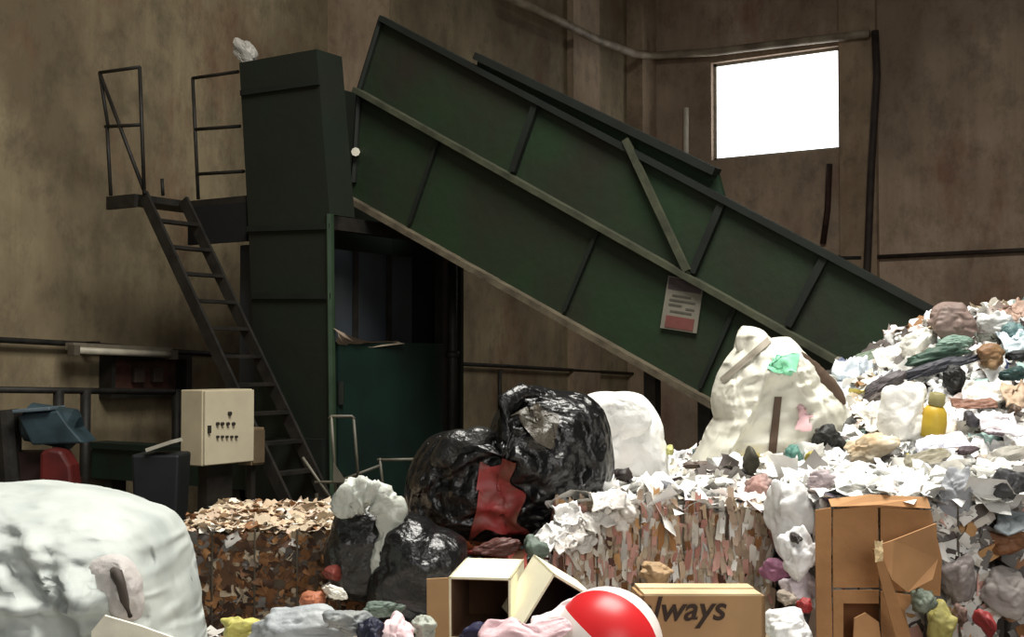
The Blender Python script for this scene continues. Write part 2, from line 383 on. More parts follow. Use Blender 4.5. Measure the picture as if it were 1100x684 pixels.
q = [on_x(x, y, XL+.02) for x, y in ((112, 386), (188, 392), (188, 420), (112, 418))]
t = thing('wall_cabinet', 'open rusty steel wall box under the tube light', 'cabinet', (XL, (q[0][1]+q[1][1])/2, q[3][2]))
y0, y1, z0, z1 = q[0][1], q[1][1], q[2][2], q[0][2]
obj('back_panel', MB().box((XL+.005, y0, z0), (XL+.03, y1, z1)), mat('rusty_back', (78, 48, 38), .85, .35, 5, c2=(44, 34, 28)), t)
fr = MB()
fr.box((XL+.005, y0-.05, z0-.05), (XL+.2, y0, z1+.05)).box((XL+.005, y1, z0-.05), (XL+.2, y1+.08, z1+.05)).box((XL+.005, y0, z1), (XL+.2, y1, z1+.05)).box((XL+.005, y0, z0-.05), (XL+.2, y1, z0))
obj('frame', fr, m_steel, t)
for k in (.35, .62): obj('fuse', MB().box((XL+.03, y0+(y1-y0)*k, z0+.1), (XL+.1, y0+(y1-y0)*k+.14, z1-.08)), mat('fuse_grey', (66, 54, 46), .7), t, bevel=.01)

# pipe guard rail in front of the left wall
XG = XL+.55
pA, pB = on_x(-40, 418, XG), on_x(196, 421, XG)
t = thing('guard_rail', 'low dark pipe guard rail on posts along the wall, left of the cabinet', 'railing', (XG, (pA[1]+pB[1])/2, 0))
obj('rail', MB().tube([pA, pB], .032, 10), m_steel, t, smooth=True)
for x in (63, 92, 190):
    p = on_x(x, 419, XG); obj('post', MB().tube([(p[0], p[1], 0), p], .05, 10), m_steel, t, smooth=True)

# ================================================================== BALING PRESS (hopper tower and bed)
TY = 8.3
f = [on_y(x, y, TY) for x, y in ((257, 68), (340, 52), (354, 230), (357, 470), (283, 470), (266, 230))]
ztop = (f[0][2]+f[1][2])/2; f[0][2] = f[1][2] = ztop
f[3][2] = f[4][2] = 0.02; f[3][0] = f[2][0]+.06; 
XT = f[2][0]; XTL = f[5][0]; YB = 10.35
press = thing('baling_press', 'tall dark green baling press with hopper tower under the conveyor head', 'machine', ((XT+XTL)/2, 9.2, 0))
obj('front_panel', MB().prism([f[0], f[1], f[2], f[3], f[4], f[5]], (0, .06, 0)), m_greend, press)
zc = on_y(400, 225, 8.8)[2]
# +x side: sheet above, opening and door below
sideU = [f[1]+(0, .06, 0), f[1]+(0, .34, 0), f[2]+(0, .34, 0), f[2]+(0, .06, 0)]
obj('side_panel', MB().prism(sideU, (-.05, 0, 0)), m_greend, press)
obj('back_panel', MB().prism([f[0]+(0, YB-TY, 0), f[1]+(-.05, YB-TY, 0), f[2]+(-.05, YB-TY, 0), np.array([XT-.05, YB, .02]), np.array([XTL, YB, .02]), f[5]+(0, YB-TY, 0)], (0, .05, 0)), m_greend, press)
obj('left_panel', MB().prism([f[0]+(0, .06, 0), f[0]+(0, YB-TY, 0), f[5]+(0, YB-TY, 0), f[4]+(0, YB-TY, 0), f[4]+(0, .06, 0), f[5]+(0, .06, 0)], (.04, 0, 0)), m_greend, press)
obj('corner_post', MB().tube([f[2]+(.0, .0, 0), np.array([f[3][0], TY, .02])], .035, 6), mat('worn_post', (44, 62, 44), .5), press)
for (a, b) in (((259, 100), (343, 88)), ((266, 246), (355, 243)), ((272, 318), (356, 318))):
    p, qq = on_y(*a, TY-.012), on_y(*b, TY-.012)
    obj('stiffener', MB().bar(p, qq, .05, .03, (0, 0, 1)), m_dgreen, press)
XD = XT+.04
zd = on_x(430, 368, XD)[2]
ye = on_x(479, 350, XD)[1]
obj('inner_sheet', MB().box((XT-.42, TY+.1, zd-.4), (XT-.38, ye, f[2][2]-.25)), m_bluegrey, press)
door = obj('door', MB().box((XD-.06, TY+.08, .05), (XD, ye-.05, zd)), m_teal, press)
obj('hinge', MB().tube([(XD+.01, TY+.1, .5), (XD+.01, TY+.1, .7)], .03), m_dgreen, door)
obj('hinge', MB().tube([(XD+.01, TY+.1, 1.3), (XD+.01, TY+.1, 1.5)], .03), m_dgreen, door)
# torn pale rubber along the top of the door
tp = [on_x(x, y, XD+.02) for x, y in ((358, 352), (366, 358), (380, 364), (400, 367), (432, 366))]
lo = [on_x(x, y, XD+.02) for x, y in ((360, 366), (368, 372), (382, 374), (402, 373), (432, 369))]
G = np.array([[a + (b-a)*k + np.array([.05*math.sin(k*3+i), 0, 0]) for i, (a, b) in enumerate(zip(tp, lo))] for k in np.linspace(0, 1, 4)])
rb = obj('torn_flap', MB().surf(G), mat('pale_torn_rubber', (148, 132, 116), .7), press); rb['label'] = 'pale torn flap above the door'
obj('right_post', MB().box((XD-.1, ye-.05, 0), (XD, ye+.08, zc-.1)), m_steel, press)
for y_ in (TY+.75, TY+1.25): obj('inner_bar', MB().box((XT-.37, y_, zd), (XT-.34, y_+.05, f[2][2]-.25)), m_steel, press)
obj('head_beam', MB().box((XD-.1, TY+.06, zc-.22), (XD, ye+.08, zc-.1)), m_steel, press)
# bed of the press reaching to the left
bA, bB = on_y(88, 492, 7.75), on_y(352, 488, 7.75)
zt, zb = .86, .5
bed = MB().box((bA[0]-.6, 8.34, zb), (XTL-.02, 8.56, zt-.06)).box((bA[0]-.65, 8.31, zt-.06), (XTL-.02, 8.58, zt))
obj('bed', bed, mat('bed_green', (22, 42, 32), .55, .3, 3, c2=(26, 34, 27)), press)
for k in (.06, .5, .95):
    x = bA[0]-.5+(XTL-bA[0]+.4)*k; obj('leg', MB().box((x-.06, 8.36, 0), (x+.06, 8.54, zb)), m_steel, press)
obj('collar', MB().box((XTL+.05, 8.24, .45), (XT-.02, TY-.001, 1.0)), m_dgreen, press)
tag(obj('duct', MB().box((XTL-.42, 8.62, 0), (XTL-.08, 8.95, 2.78)).box((XTL-.46, 8.6, 1.4), (XTL-.04, 8.97, 1.46)), m_bluegrey, bevel=.01), 'blue grey upright duct between the stair and the hopper tower', 'duct')
tag(obj('upright_pipe', MB().tube([on_x(486, 282, XD+.12), on_x(486, 370, XD+.12), np.array([*on_x(486, 370, XD+.12)[:2], 0])], .05, 10).tube([on_x(486, 377, XD+.12), on_x(486, 384, XD+.12)], .07, 10), m_steel, smooth=True), 'upright dark pipe beside the right post of the baling press', 'pipe')

# white rag caught on the tower top
c = f[0] + np.array([.02, .1, .16])
t = obj('plastic_rag', blob(on_y(261, 55, TY+.12), .085, .06, .16, 31, .22, 4, 1.2, .6), mat('grey_white_film', (164, 160, 152), .5, .15, 8))
tag(t, 'pale scrap of plastic caught on the top corner of the tower', 'plastic scrap')

# ================================================================== ACCESS PLATFORM AND STAIR
ZP = on_y(120, 211, 7.7)[2]
xl = on_y(116, 210, 7.7)[0]; xs = on_y(172, 212, 7.98)[0]
plat = thing('access_platform', 'dark steel access platform with railings and steep stair beside the tower', 'platform', ((xl+XTL)/2, 8.5, 0))
obj('deck', MB().box((xl, 7.68, ZP-.06), (xs, 9.9, ZP)).box((xs, 8.32, ZP-.06), (XTL-.04, 9.9, ZP)), m_steel, plat)
obj('shade_fascia', MB().box((xs, 8.32, ZP-.42), (XTL-.04, 8.36, ZP-.06)), m_black, plat); obj('edge_beam', MB().box((xl, 7.68, ZP-.12), (xs, 7.72, ZP-.06)), m_steel, plat)  # near-black sheet stands in for the shadow under the deck
def rail(name, pts, Y, r=.017):
    return obj(name, MB().tube([on_y(x, y, Y) for x, y in pts], r, 8), m_steel, plat, smooth=True)
rail('top_rail', ((107, 78), (150, 72)), 7.72); rail('rail_post', ((150, 72), (155, 208)), 7.72); rail('brace', ((107, 78), (156, 208)), 7.72)
rail('mid_rail', ((113, 136), (151, 134)), 7.72); rail('rail_post', ((115, 135), (119, 210)), 7.72); rail('rail_post', ((107, 78), (116, 135)), 7.72, .016)
rail('top_rail', ((207, 84), (256, 77)), 8.5); rail('rail_post', ((207, 84), (213, 214)), 8.5)
rail('mid_rail', ((210, 139), (258, 135.5)), 8.5); rail('mid_rail', ((212, 187), (262, 184)), 8.5); rail('toe_post', ((174, 192), (175, 210)), 8.5)
s0 = on_y(176, 212, 7.98); s1 = on_y(278, 428, 7.98)
dirn = (s1-s0); foot = s0 + dirn*(s0[2]-.0)/(s0[2]-s1[2])
for y_ in (7.74, 8.22):
    a, b = s0.copy(), foot.copy(); a[1] = b[1] = y_
    obj('stringer', MB().bar(a, b, .11, .03, (1, 0, .3)), m_steel, plat)
nst = 13
for i in range(1, nst):
    p = s0 + (foot-s0)*i/nst
    obj('tread', MB().box((p[0]-.06, 7.75, p[2]-.015), (p[0]+.06, 8.21, p[2]+.015)), m_steel, plat)
obj('support_post', MB().box((xl+.02, 9.7, 0), (xl+.1, 9.8, ZP-.06)), m_steel, plat)

# ================================================================== INCLINED CONVEYOR
CYN = 8.8
P = lambda x, y, Y=CYN: on_y(x, y, Y)
conv = thing('inclined_conveyor', 'long dark green inclined conveyor with tall sides rising to the hopper', 'conveyor', np.array([-3.2, 9.5, 0]))
up = np.array([0, .05, 0])
obj('upper_side', MB().prism([P(410, 19), P(1075, 371), P(1010, 449), P(385, 97)], up), m_green, conv)
obj('lower_side', MB().prism([P(385, 99), P(1010, 451), P(960, 545), P(768, 436), P(362, 206), P(381, 190)], up), m_green, conv)
far = np.array([0, 1.4, 0])
obj('far_side', MB().prism([P(410, 19)+far-(0, 0, .2), P(1075, 371)+far-(0, 0, .2), P(960, 545)+far, P(768, 436)+far, P(362, 206)+far, P(381, 190)+far], up), m_green, conv)
a, b = P(368, 203), P(960, 540)
obj('belt', MB().hexa([a+(0, .06, .12), b+(0, .06, .12), b+(0, 1.39, .12), a+(0, 1.39, .12), a+(0, .06, .2), b+(0, .06, .2), b+(0, 1.39, .2), a+(0, 1.39, .2)]), m_belt, conv)
obj('bottom_pan', MB().hexa([a+(0, .06, .0), b+(0, .06, .0), b+(0, 1.39, .0), a+(0, 1.39, .0), a+(0, .06, .03), b+(0, .06, .03), b+(0, 1.39, .03), a+(0, 1.39, .03)]), m_dgreen, conv)
g = obj('raised_guard', MB().prism([P(512, 72), P(514, 58), P(770, 184), P(777, 210)], (0, .05, 0)), m_greenlit, conv)
obj('guard_cap', MB().bar(P(513, 61, CYN-.03), P(770, 185, CYN-.03), .12, .06, (0, 1, 0)), m_dgreen, g)
n_ = np.array([0, -1., 0])
obj('top_flange', MB().bar(P(410, 20, CYN-.03), P(1075, 372, CYN-.03), .09, .05, (0, 1, 0)), m_dgreen, conv)
obj('middle_flange', MB().bar(P(383, 97, CYN-.05), P(1010, 450, CYN-.05), .12, .045, (0, 1, 0)), m_lip, conv)
obj('bottom_flange', MB().bar(P(360, 205, CYN-.05), P(960, 544, CYN-.05), .12, .05, (0, 1, 0)), m_rust, conv)
obj('end_flange', MB().tube([P(410, 19, CYN-.02), P(386, 97, CYN-.02), P(380, 196, CYN-.02)], .03, 6), m_dgreen, conv)
for a, b in (((576, 112), (551, 184)), ((776, 218), (744, 293)), ((886, 277), (847, 350))):
    obj('rib', MB().bar(P(*a, CYN-.025), P(*b, CYN-.025), .06, .05, (1, 0, 0)), m_dgreen, conv)
for a, b in (((470, 152), (440, 240)), ((642, 248), (606, 334)), ((790, 330), (752, 416))):
    obj('rib', MB().bar(P(*a, CYN-.025), P(*b, CYN-.025), .035, .03, (1, 0, 0)), m_dgreen, conv)
obj('diagonal_brace', MB().bar(P(672, 150, CYN-.07), P(738, 291, CYN-.07), .055, .04, (1, 0, 0)), m_lip, conv)
obj('bolt', MB().tube([P(382, 163, CYN-.1), P(382, 163, CYN)], .04, 8), mat('bright_bolt', (210, 205, 190), .4), conv)
for x in (700, 758):
    pp = P(x, 398 if x == 700 else 430, CYN+.1)
    obj('leg', MB().box((pp[0]-.05, CYN+.06, 0), (pp[0]+.05, CYN+.16, pp[2])), m_steel, conv)
    obj('leg', MB().box((pp[0]-.05, CYN+1.24, 0), (pp[0]+.05, CYN+1.34, pp[2])), m_steel, conv)
# notice on the side of the conveyor
Q = lambda x, y: P(x, y, CYN-.03)
sg = thing('warning_sign', 'white notice with dark heading and red footer hanging on the conveyor side', 'sign', Q(729, 358))
cs = [Q(718, 296), Q(756, 303), Q(748, 358), Q(709, 352)]
def quad(u0, v0, u1, v1, off, th):
    def B(u, v): return cs[0]*(1-u)*(1-v) + cs[1]*u*(1-v) + cs[2]*u*v + cs[3]*(1-u)*v + np.array([0, -off, 0])
    return [B(u0, v0), B(u1, v0), B(u1, v1), B(u0, v1)], (0, th, 0)
obj('plate', MB().prism(*quad(0, 0, 1, 1, 0, .012)), mat('sign_white', (116, 112, 100), .6, .08, 6), sg)
obj('heading', MB().prism(*quad(.04, .02, .97, .24, .004, .004)), mat('sign_dark', (66, 58, 60), .6, .15, 9), sg)
obj('footer', MB().prism(*quad(.12, .74, .9, .97, .004, .004)), mat('sign_red', (106, 62, 57), .6, .12, 9), sg)
lt = MB()
for v, a, b in ((.33, .2, .72), (.42, .14, .86), (.51, .14, .5), (.55, .62, .86), (.63, .2, .8)):
    lt.prism(*quad(a, v, b, v+.035, .004, .004))
obj('lettering', lt, mat('sign_ink', (78, 75, 66), .7), sg)

# ================================================================== CONTROL CABINET
cb = on_y(219, 460, 7.0)           # front-left upright edge of the cabinet
X0, Y0 = cb[0], 7.0
zb_, zt_ = on_y(219, 501, 7.0)[2], on_y(219, 419, 7.0)[2]
dep = X0 - on_y(194, 460, 7.0)[0]; wid = on_x(273, 460, X0)[1] - 7.0
cabt = thing('control_cabinet', 'beige electrical control cabinet with rows of buttons in front of the stair', 'control box', (X0-dep/2, Y0+wid/2, 0))
m_bei = mat('beige_paint', (196, 186, 160), .5, .06, 3); m_bei2 = mat('beige_paint_side', (190, 178, 150), .5, .08, 3)
obj('body', MB().box((X0-dep, Y0, zb_), (X0-.02, Y0+wid, zt_)), m_bei2, cabt, bevel=.008)
dr = obj('door', MB().box((X0-.018, Y0+.008, zb_+.008), (X0+.006, Y0+wid-.008, zt_-.008)), m_bei, cabt, bevel=.004)
m_btn = mat('button_dark', (52, 46, 42), .5)
def button(px, py, r=.014):
    p = on_x(px, py, X0+.006); obj('button', MB().tube([p, p+(.02, 0, 0)], r, 10), m_btn, dr)
button(246, 444, .017)
for x in (233, 238, 244, 250): button(x, 455)
for x in (233, 238, 243, 248, 253): button(x, 469, .011)
p = on_x(224, 461, X0+.006); obj('lock', MB().box((p[0], p[1]-.012, p[2]-.03), (p[0]+.02, p[1]+.012, p[2]+.03)), m_steel, dr)
obj('stand', MB().box((X0-dep*.8, Y0+wid*.25, .04), (X0-dep*.4, Y0+wid*.75, zb_)), m_steel, cabt)
obj('base_plate', MB().box((X0-dep, Y0+.05, 0), (X0, Y0+wid-.05, .04)), m_steel, cabt)
jb = thing('junction_box', 'small tan junction box on a post just right of the control cabinet', 'electrical box', (X0-.1, Y0+wid+.12, 0))
za, zc2 = on_x(280, 499, X0-.05)[2], on_x(280, 459, X0-.05)[2]
obj('case', MB().box((X0-.2, Y0+wid+.02, za), (X0-.05, Y0+wid+.17, zc2)), mat('tan_case', (124, 106, 82), .6), jb, bevel=.006)
obj('lid', MB().box((X0-.05, Y0+wid+.03, za+.02), (X0-.035, Y0+wid+.16, zc2-.02)), mat('tan_lid', (104, 88, 68), .6), jb)
obj('post', MB().box((X0-.15, Y0+wid+.07, 0), (X0-.1, Y0+wid+.12, za)), m_steel, jb)

# blue and red machine at the left edge
c = at(58, 460, 10.3)
pw = thing('hydraulic_unit', 'blue motor on a dark frame with rounded red guard at the left edge', 'machine', (c[0], c[1], 0))
m_blue = mat('faded_blue_paint', (50, 68, 76), .5, .2, 4, c2=(32, 46, 50))
e0, e1 = at(26, 452, 10.3), at(84, 462, 10.3)
obj('motor', MB().tube([e0, e0+(e1-e0)*.06, e0+(e1-e0)*.1, e0+(e1-e0)*.9, e1], [.1, .13, .16, .17, .11], 20), m_blue, pw, smooth=False)
hd = [at(18, 446, 10.12), at(62, 441, 10.12), at(74, 458, 10.12), at(90, 476, 10.12), at(34, 478, 10.12)]
obj('hood', MB().prism(hd, FV*.34), m_blue, pw, bevel=.015)
obj('top_cover', MB().bar(at(22, 441, 10.25), at(62, 438, 10.25), .36, .03, FV), mat('pale_blue', (92, 106, 114), .5), pw, bevel=.008)
gd = [at(41, 540, 10.0), at(42, 486, 10.0), at(52, 481, 10.0), at(66, 484, 10.0), at(76, 500, 10.0), at(80, 540, 10.0)]
obj('guard', MB().prism(gd, FV*.22), mat('red_guard', (92, 28, 25), .55, .25, 4), pw, bevel=.03)
obj('frame', MB().obox(at(30, 500, 10.42), UV*.26, FV*.15, ZV*.12).obox(at(12, 560, 10.42)*np.array([1, 1, 0])+ZV*.36, UV*.05, FV*.05, ZV*.36).obox(at(80, 560, 10.42)*np.array([1, 1, 0])+ZV*.36, UV*.05, FV*.05, ZV*.36).obox(at(8, 480, 10.42), UV*.08, FV*.1, ZV*.3), mat('dark_red_frame', (44, 24, 20), .7), pw)
obj('pump', MB().tube([at(6, 440, 10.3), at(12, 520, 10.3)], .1, 12), m_steel, pw)

# dark bin with pale lid
c = at(176, 520, 9.0)
bn = thing('waste_bin', 'dark bin with a pale scrap lid left of the control cabinet', 'bin', (c[0], c[1], 0))
hb = at(176, 486, 9.0)[2]
obj('tub', MB().hexa([W(u, w, z) for (u, w, z) in [(a*s + slopes(178, 0)[0]*9.0, 9.0+b*s, zz) for zz, s in ((0, .13), (hb, .17)) for a, b in ((-1, -1), (1, -1), (1, 1), (-1, 1))]]), mat('bin_dark', (24, 28, 30), .5), bn, bevel=.02)
obj('lid', MB().bar(at(163, 482, 8.95), at(190, 473, 8.95), .3, .025, FV), mat('pale_lid', (170, 166, 152), .6), bn)

# tube-frame trolley in front of the press
TW = 7.6
tr = thing('tube_trolley', 'bare steel tube trolley frame standing in front of the press door', 'trolley', W(slopes(375, 0)[0]*TW, TW, 0))
m_tube = mat('bare_tube', (88, 84, 72), .5, .2, 6)
def tt(pts, r=.009, dw=0, name='frame_tube'):
    obj(name, MB().tube([at(x, y, TW+dw) for x, y in pts], r, 8), m_tube, tr, smooth=True)
tt(((353, 450), (356, 447), (378, 447), (381, 450)), name='handle')
tt(((356, 447), (361, 530))); tt(((380, 449), (386, 530))); tt(((338, 518), (388, 517))); tt(((325, 491), (364, 548)))
tt(((408, 492), (413, 540)), dw=.2); tt(((405, 494), (452, 493)), dw=.2); tt(((361, 518), (408, 500)), dw=.1)
obj('corner_plate', MB().prism([at(358, 496, TW-.02), at(372, 518, TW-.02), at(358, 518, TW-.02)], FV*.01), m_tube, tr)
for x, dw in ((361, 0), (386, 0), (413, .2), (340, .2)):
    p = at(x, 530, TW+dw); obj('leg', MB().tube([p, (p[0], p[1], 0)], .012, 8), m_tube, tr)

# ================================================================== HEAPS
TU = np.array([.1, .45, .71, .92, 1.25, 1.47, 1.66, 1.85, 2.06, 2.23, 2.6, 3.2, 4.0])
TZ = np.array([.85, .95, 1.05, 1.16, 1.36, 1.50, 1.60, 1.70, 1.84, 1.93, 1.92, 1.9, 1.5])
def Hback(u, w):
    u = np.asarray(u, float); w = np.asarray(w, float)
    top = np.interp(u/w*6.4, TU, TZ)
    fr = 1.2 - .12*np.clip((w < 4.9)*(4.9-w), 0, 1)
    t = np.clip((w-4.95)/1.45, 0, 1); t = t*t*(3-2*t)*.5 + t*.5
    z = np.minimum(fr, top) + (top-np.minimum(fr, top))*t
    back = np.clip((w-6.5)/1.5, 0, 1); z = z*(1-.75*back)
    P_ = np.stack([u*2.6, w*2.6, u*0], -1)
    return z + .045*vn(P_, 5) + .03*vn(P_*2.7, 6)
def Hfront(u, w):
    u = np.asarray(u, float); w = np.asarray(w, float)
    P_ = np.stack([u*3, w*3, u*0], -1)
    return .80 + .04*vn(P_, 15) + .02*vn(P_*3, 16)
def heightfield(fn, u0, u1, w0, w1, nu, nw):
    U, Wd = np.meshgrid(np.linspace(u0, u1, nu), np.linspace(w0, w1, nw))
    Z = fn(U, Wd)
    mb = MB(); G = np.stack([RX*U+FX*Wd, RY*U+FY*Wd, Z], -1); mb.surf(G)
    ring = [(0, j) for j in range(nu)] + [(i, nu-1) for i in range(1, nw)] + [(nw-1, j) for j in range(nu-2, -1, -1)] + [(i, 0) for i in range(nw-2, 0, -1)]
    o = len(mb.v); mb.v += [(*G[i, j][:2], 0.0) for i, j in ring]; n = len(ring)
    for k in range(n):
        a, b = ring[k], ring[(k+1) % n]
        mb.f.append((b[0]*nu+b[1], a[0]*nu+a[1], o+k, o+(k+1) % n)); mb.m.append(0)
    return mb
def hit(px, py, fn=Hback, w0=4.5, w1=8.0):
    a, b = slopes(px, py)
    for w in np.arange(w0, w1, .01):
        if CAMZ + b*w <= fn(a*w, w): return w
    return 6.4
PAL = [(238, 236, 230), (228, 228, 224), (246, 246, 244), (214, 208, 196), (222, 206, 200), (196, 192, 186), (176, 160, 136), (150, 112, 76), (120, 116, 112), (150, 176, 170), (92, 84, 80), (232, 214, 120), (196, 92, 84), (96, 110, 150)]
MP = [mat('scrap_%d' % i, c, .75, .06, 9) for i, c in enumerate(PAL)]
PW = np.array([22, 18, 22, 9, 6, 7, 4, 2.5, 4, 2, 2.5, .8, .7, 1.0]); PW /= PW.sum()
m_heap = patch_mat('mixed_waste', [(226, 224, 218), (206, 202, 194), (150, 140, 128), (236, 236, 234), (96, 88, 82), (186, 160, 140), (220, 214, 206), (120, 128, 126)], (11, 11, 11))
tag(obj('mixed_waste_heap', heightfield(Hback, .15, 4.0, 5.16, 8.0, 120, 90), m_heap, smooth=True), 'sloping heap of mixed paper and plastic waste behind the bales', 'waste heap', kind='stuff')
m_heap2 = patch_mat('mixed_waste_low', [(196, 190, 182), (150, 120, 90), (110, 90, 72), (226, 224, 220), (70, 62, 58), (160, 140, 120)], (12, 12, 12))
tag(obj('loose_waste_bed', heightfield(Hfront, -1.6, .93, 2.3, 4.0, 90, 60), m_heap2, smooth=True), 'low bed of loose waste in front of the bales', 'waste heap', kind='stuff')
def on_field(fn, n, u0, u1, w0, w1, smin, smax, seed, pw=PW, lift=.01):
    U = rng.uniform(u0, u1, n); Wd = rng.uniform(w0, w1, n); e = .03
    Z = fn(U, Wd); gx = (fn(U+e, Wd)-Z)/e; gw = (fn(U, Wd+e)-Z)/e
    pos = np.stack([RX*U+FX*Wd, RY*U+FY*Wd, Z+lift], 1)
    nr = -gx[:, None]*UV - gw[:, None]*FV + ZV
    nr /= np.linalg.norm(nr, axis=1)[:, None]
    return pos, nr, rng.uniform(smin, smax, n)*rng.uniform(.6, 1.3, n), rng.choice(len(PAL), n, p=pw)
pos, nr, sz, mi = on_field(Hback, 2300,   .3, 3.6, 5.17, 6.9, .04, .11, 3)
tag(obj('loose_paper_scraps', scraps(pos, nr, sz, mi, 3, n=7, tilt=.4, amp=.45), MP, smooth=True), 'countless torn paper and film scraps covering the waste heap', 'paper scraps', kind='stuff')
PW2 = PW.copy(); PW2[[6, 7, 10, 8]] *= 3; PW2 /= PW2.sum()
pos, nr, sz, mi = on_field(Hfront, 900, -1.5, .9, 2.6, 4.0, .04, .1, 4, PW2)
tag(obj('loose_scraps', scraps(pos, nr, sz, mi, 4, n=4), MP, smooth=True), 'small loose scraps strewn over the low waste bed in front', 'paper scraps', kind='stuff')

# ================================================================== BALES
def bale(name, label, cat, u0, u1, w0, w1, z1, cols, fpal, tpal, rot=0, seed=1, nf=520, nt=260, strips=True, size=(.02, .05), tsize=(.05, .14), wires=True, bump=.03):
    """pressed bale: bulging body, scraps on its front and top, wires round it"""
    cu, cw = (u0+u1)/2, (w0+w1)/2; hu, hw = (u1-u0)/2, (w1-w0)/2
    cr_, sr_ = math.cos(rot), math.sin(rot)
    def loc(a, b, z): return W(cu + a*cr_ - b*sr_, cw + a*sr_ + b*cr_, z)
    A, B = loc(1, 0, 0)-loc(0, 0, 0), loc(0, 1, 0)-loc(0, 0, 0)
    t = thing(name, label, cat, loc(0, 0, 0))
    bm = bmesh.new(); bmesh.ops.create_cube(bm, size=2)
    bmesh.ops.subdivide_edges(bm, edges=bm.edges[:], cuts=26, use_grid_fill=True)
    V = np.array([v.co[:] for v in bm.verts]); Fc = [tuple(v.index for v in f.verts) for f in bm.faces]; bm.free()
    rr = np.linalg.norm(np.maximum(np.abs(V)-.86, 0), axis=1); V = V*(1 - .05*np.clip(rr/.14-1, 0, 1))[:, None]
    Pp = np.stack([V[:, 0]*hu, V[:, 1]*hw, (V[:, 2]+1)/2*z1], 1)
    k = crumple(Pp*np.array([9, 9, 3.5 if strips else 7]) + seed, seed)*bump
    Nn = np.sign(V)*(np.abs(V) > .9); Nn = Nn/np.maximum(np.linalg.norm(Nn, axis=1), 1)[:, None]
    Nn[V[:, 2] < -.9] = 0
    Pp = Pp + Nn*k[:, None]
    wp = np.array([loc(a, b, max(z, 0)) for a, b, z in Pp])
    obj('body', MB().add(wp, Fc), patch_mat(name+label[:12], cols, (26, 26, 7) if strips else (16, 16, 16)), t, smooth=True)
    def pick(pal, n): 
        w_ = np.array([x[1] for x in pal], float); return rng.choice([x[0] for x in pal], n, p=w_/w_.sum())
    # front, and the two sides
    a = rng.uniform(-1, 1, nf)*hu; z = rng.uniform(.35, 1, nf)*z1
    pf = np.array([loc(x, -hw-.012, zz) for x, zz in zip(a, z)]); nfv = np.tile(-B, (nf, 1))
    ns = nf//3
    side = np.where(rng.random(ns) < .5, -1, 1)
    ps = np.array([loc(s*(hu+.012), y, zz) for s, y, zz in zip(side, rng.uniform(-1, 1, ns)*hw, rng.uniform(.35, 1, ns)*z1)]); nsv = side[:, None]*A
    o = obj('pressed_layers', scraps(np.vstack([pf, ps]), np.vstack([nfv, nsv]), rng.uniform(size[0], size[1], nf+ns), pick(fpal, nf+ns), seed, n=4, long=9.0 if strips else 1.8, amp=.14, up=(0, 0, 1) if strips else None, tilt=.2), MP2, t, smooth=True)
    o['kind'] = 'stuff'
    if nt:
        pt = np.array([loc(x, y, z1+.015) for x, y in zip(rng.uniform(-1, 1, nt)*hu, rng.uniform(-1, 1, nt)*hw)])
        o = obj('top_layer', scraps(pt, np.tile(ZV, (nt, 1)), rng.uniform(*tsize, nt), pick(tpal, nt), seed+1, n=5, amp=.25, tilt=.3), MP2, t, smooth=True)
        o['kind'] = 'stuff'
    if wires:
        for k in (-.6, -.2, .2, .6):
            h = hu*k; e = .018
            pts = [loc(h, -hw-e, .02), loc(h, -hw-e, z1*.5), loc(h, -hw-e, z1+e), loc(h, 0, z1+e), loc(h, hw+e, z1+e), loc(h, hw+e, .02)]
            obj('wire', MB().tube(pts, .0035, 5), m_wire, t)
    return t
m_wire = mat('baling_wire', (90, 82, 70), .5)
BPAL = PAL + [(196, 152, 104), (168, 122, 78), (132, 92, 58), (104, 72, 48), (74, 52, 38), (212, 178, 140), (206, 160, 148), (178, 128, 116), (150, 70, 60), (92, 62, 52), (86, 74, 62), (204, 180, 152), (186, 164, 144)]
MP2 = MP + [mat('bale_scrap_%d' % i, c, .85, .08, 12) for i, c in enumerate(BPAL[len(PAL):])]

bale('cardboard_bale', 'brown pressed cardboard bale between white bulk bag and black bags', 'bale', -1.16, -.44, 4.3, 5.1, 1.1,
     [(88, 62, 42), (112, 82, 56), (64, 46, 34), (140, 106, 74), (98, 76, 58), (54, 40, 30), (150, 122, 92)],
     [(16, 5), (17, 5), (18, 4), (24, 4), (6, 2.5), (10, 3), (8, 1.5), (15, 2), (5, .6)], [(26, 4), (25, 6), (6, 5), (3, 3), (16, 1)], tsize=(.02, .06), seed=3, strips=False, size=(.014, .036), nf=1700, nt=1100)  # top scraps paler than the front: light from above put into the colours
bale('mixed_bale', 'dark mixed bale with reddish scraps under the large black bag', 'bale', -.36, .06, 4.25, 5.05, 1.0,
     [(74, 48, 40), (96, 66, 54), (58, 42, 36), (130, 92, 74), (84, 98, 90), (110, 52, 48)],
     [(17, 3), (18, 3), (22, 2), (23, 3), (16, 2), (9, .8), (20, 1), (10, 2)], [(17, 2), (22, 2), (9, 1), (16, 2)], seed=5, strips=False, nt=120)
bale('paper_bale', 'pale pressed paper bale with upright layers behind the lettered carton', 'bale', .19, .92, 4.3, 5.05, 1.18,
     [(200, 178, 156), (176, 152, 130), (214, 202, 190), (150, 124, 104), (190, 158, 144), (122, 98, 82), (222, 214, 204), (164, 142, 122)],
     [(14, 1), (25, 4), (20, 5), (3, 5), (26, 6), (6, 5), (21, 3), (15, 1), (0, 1.5), (16, 1.5), (5, 3), (23, 1.2)], [(0, 6), (1, 5), (2, 6), (4, 2), (3, 2), (10, .6), (8, .8)], rot=-.12, seed=7, nf=2400, nt=420, size=(.011, .023))
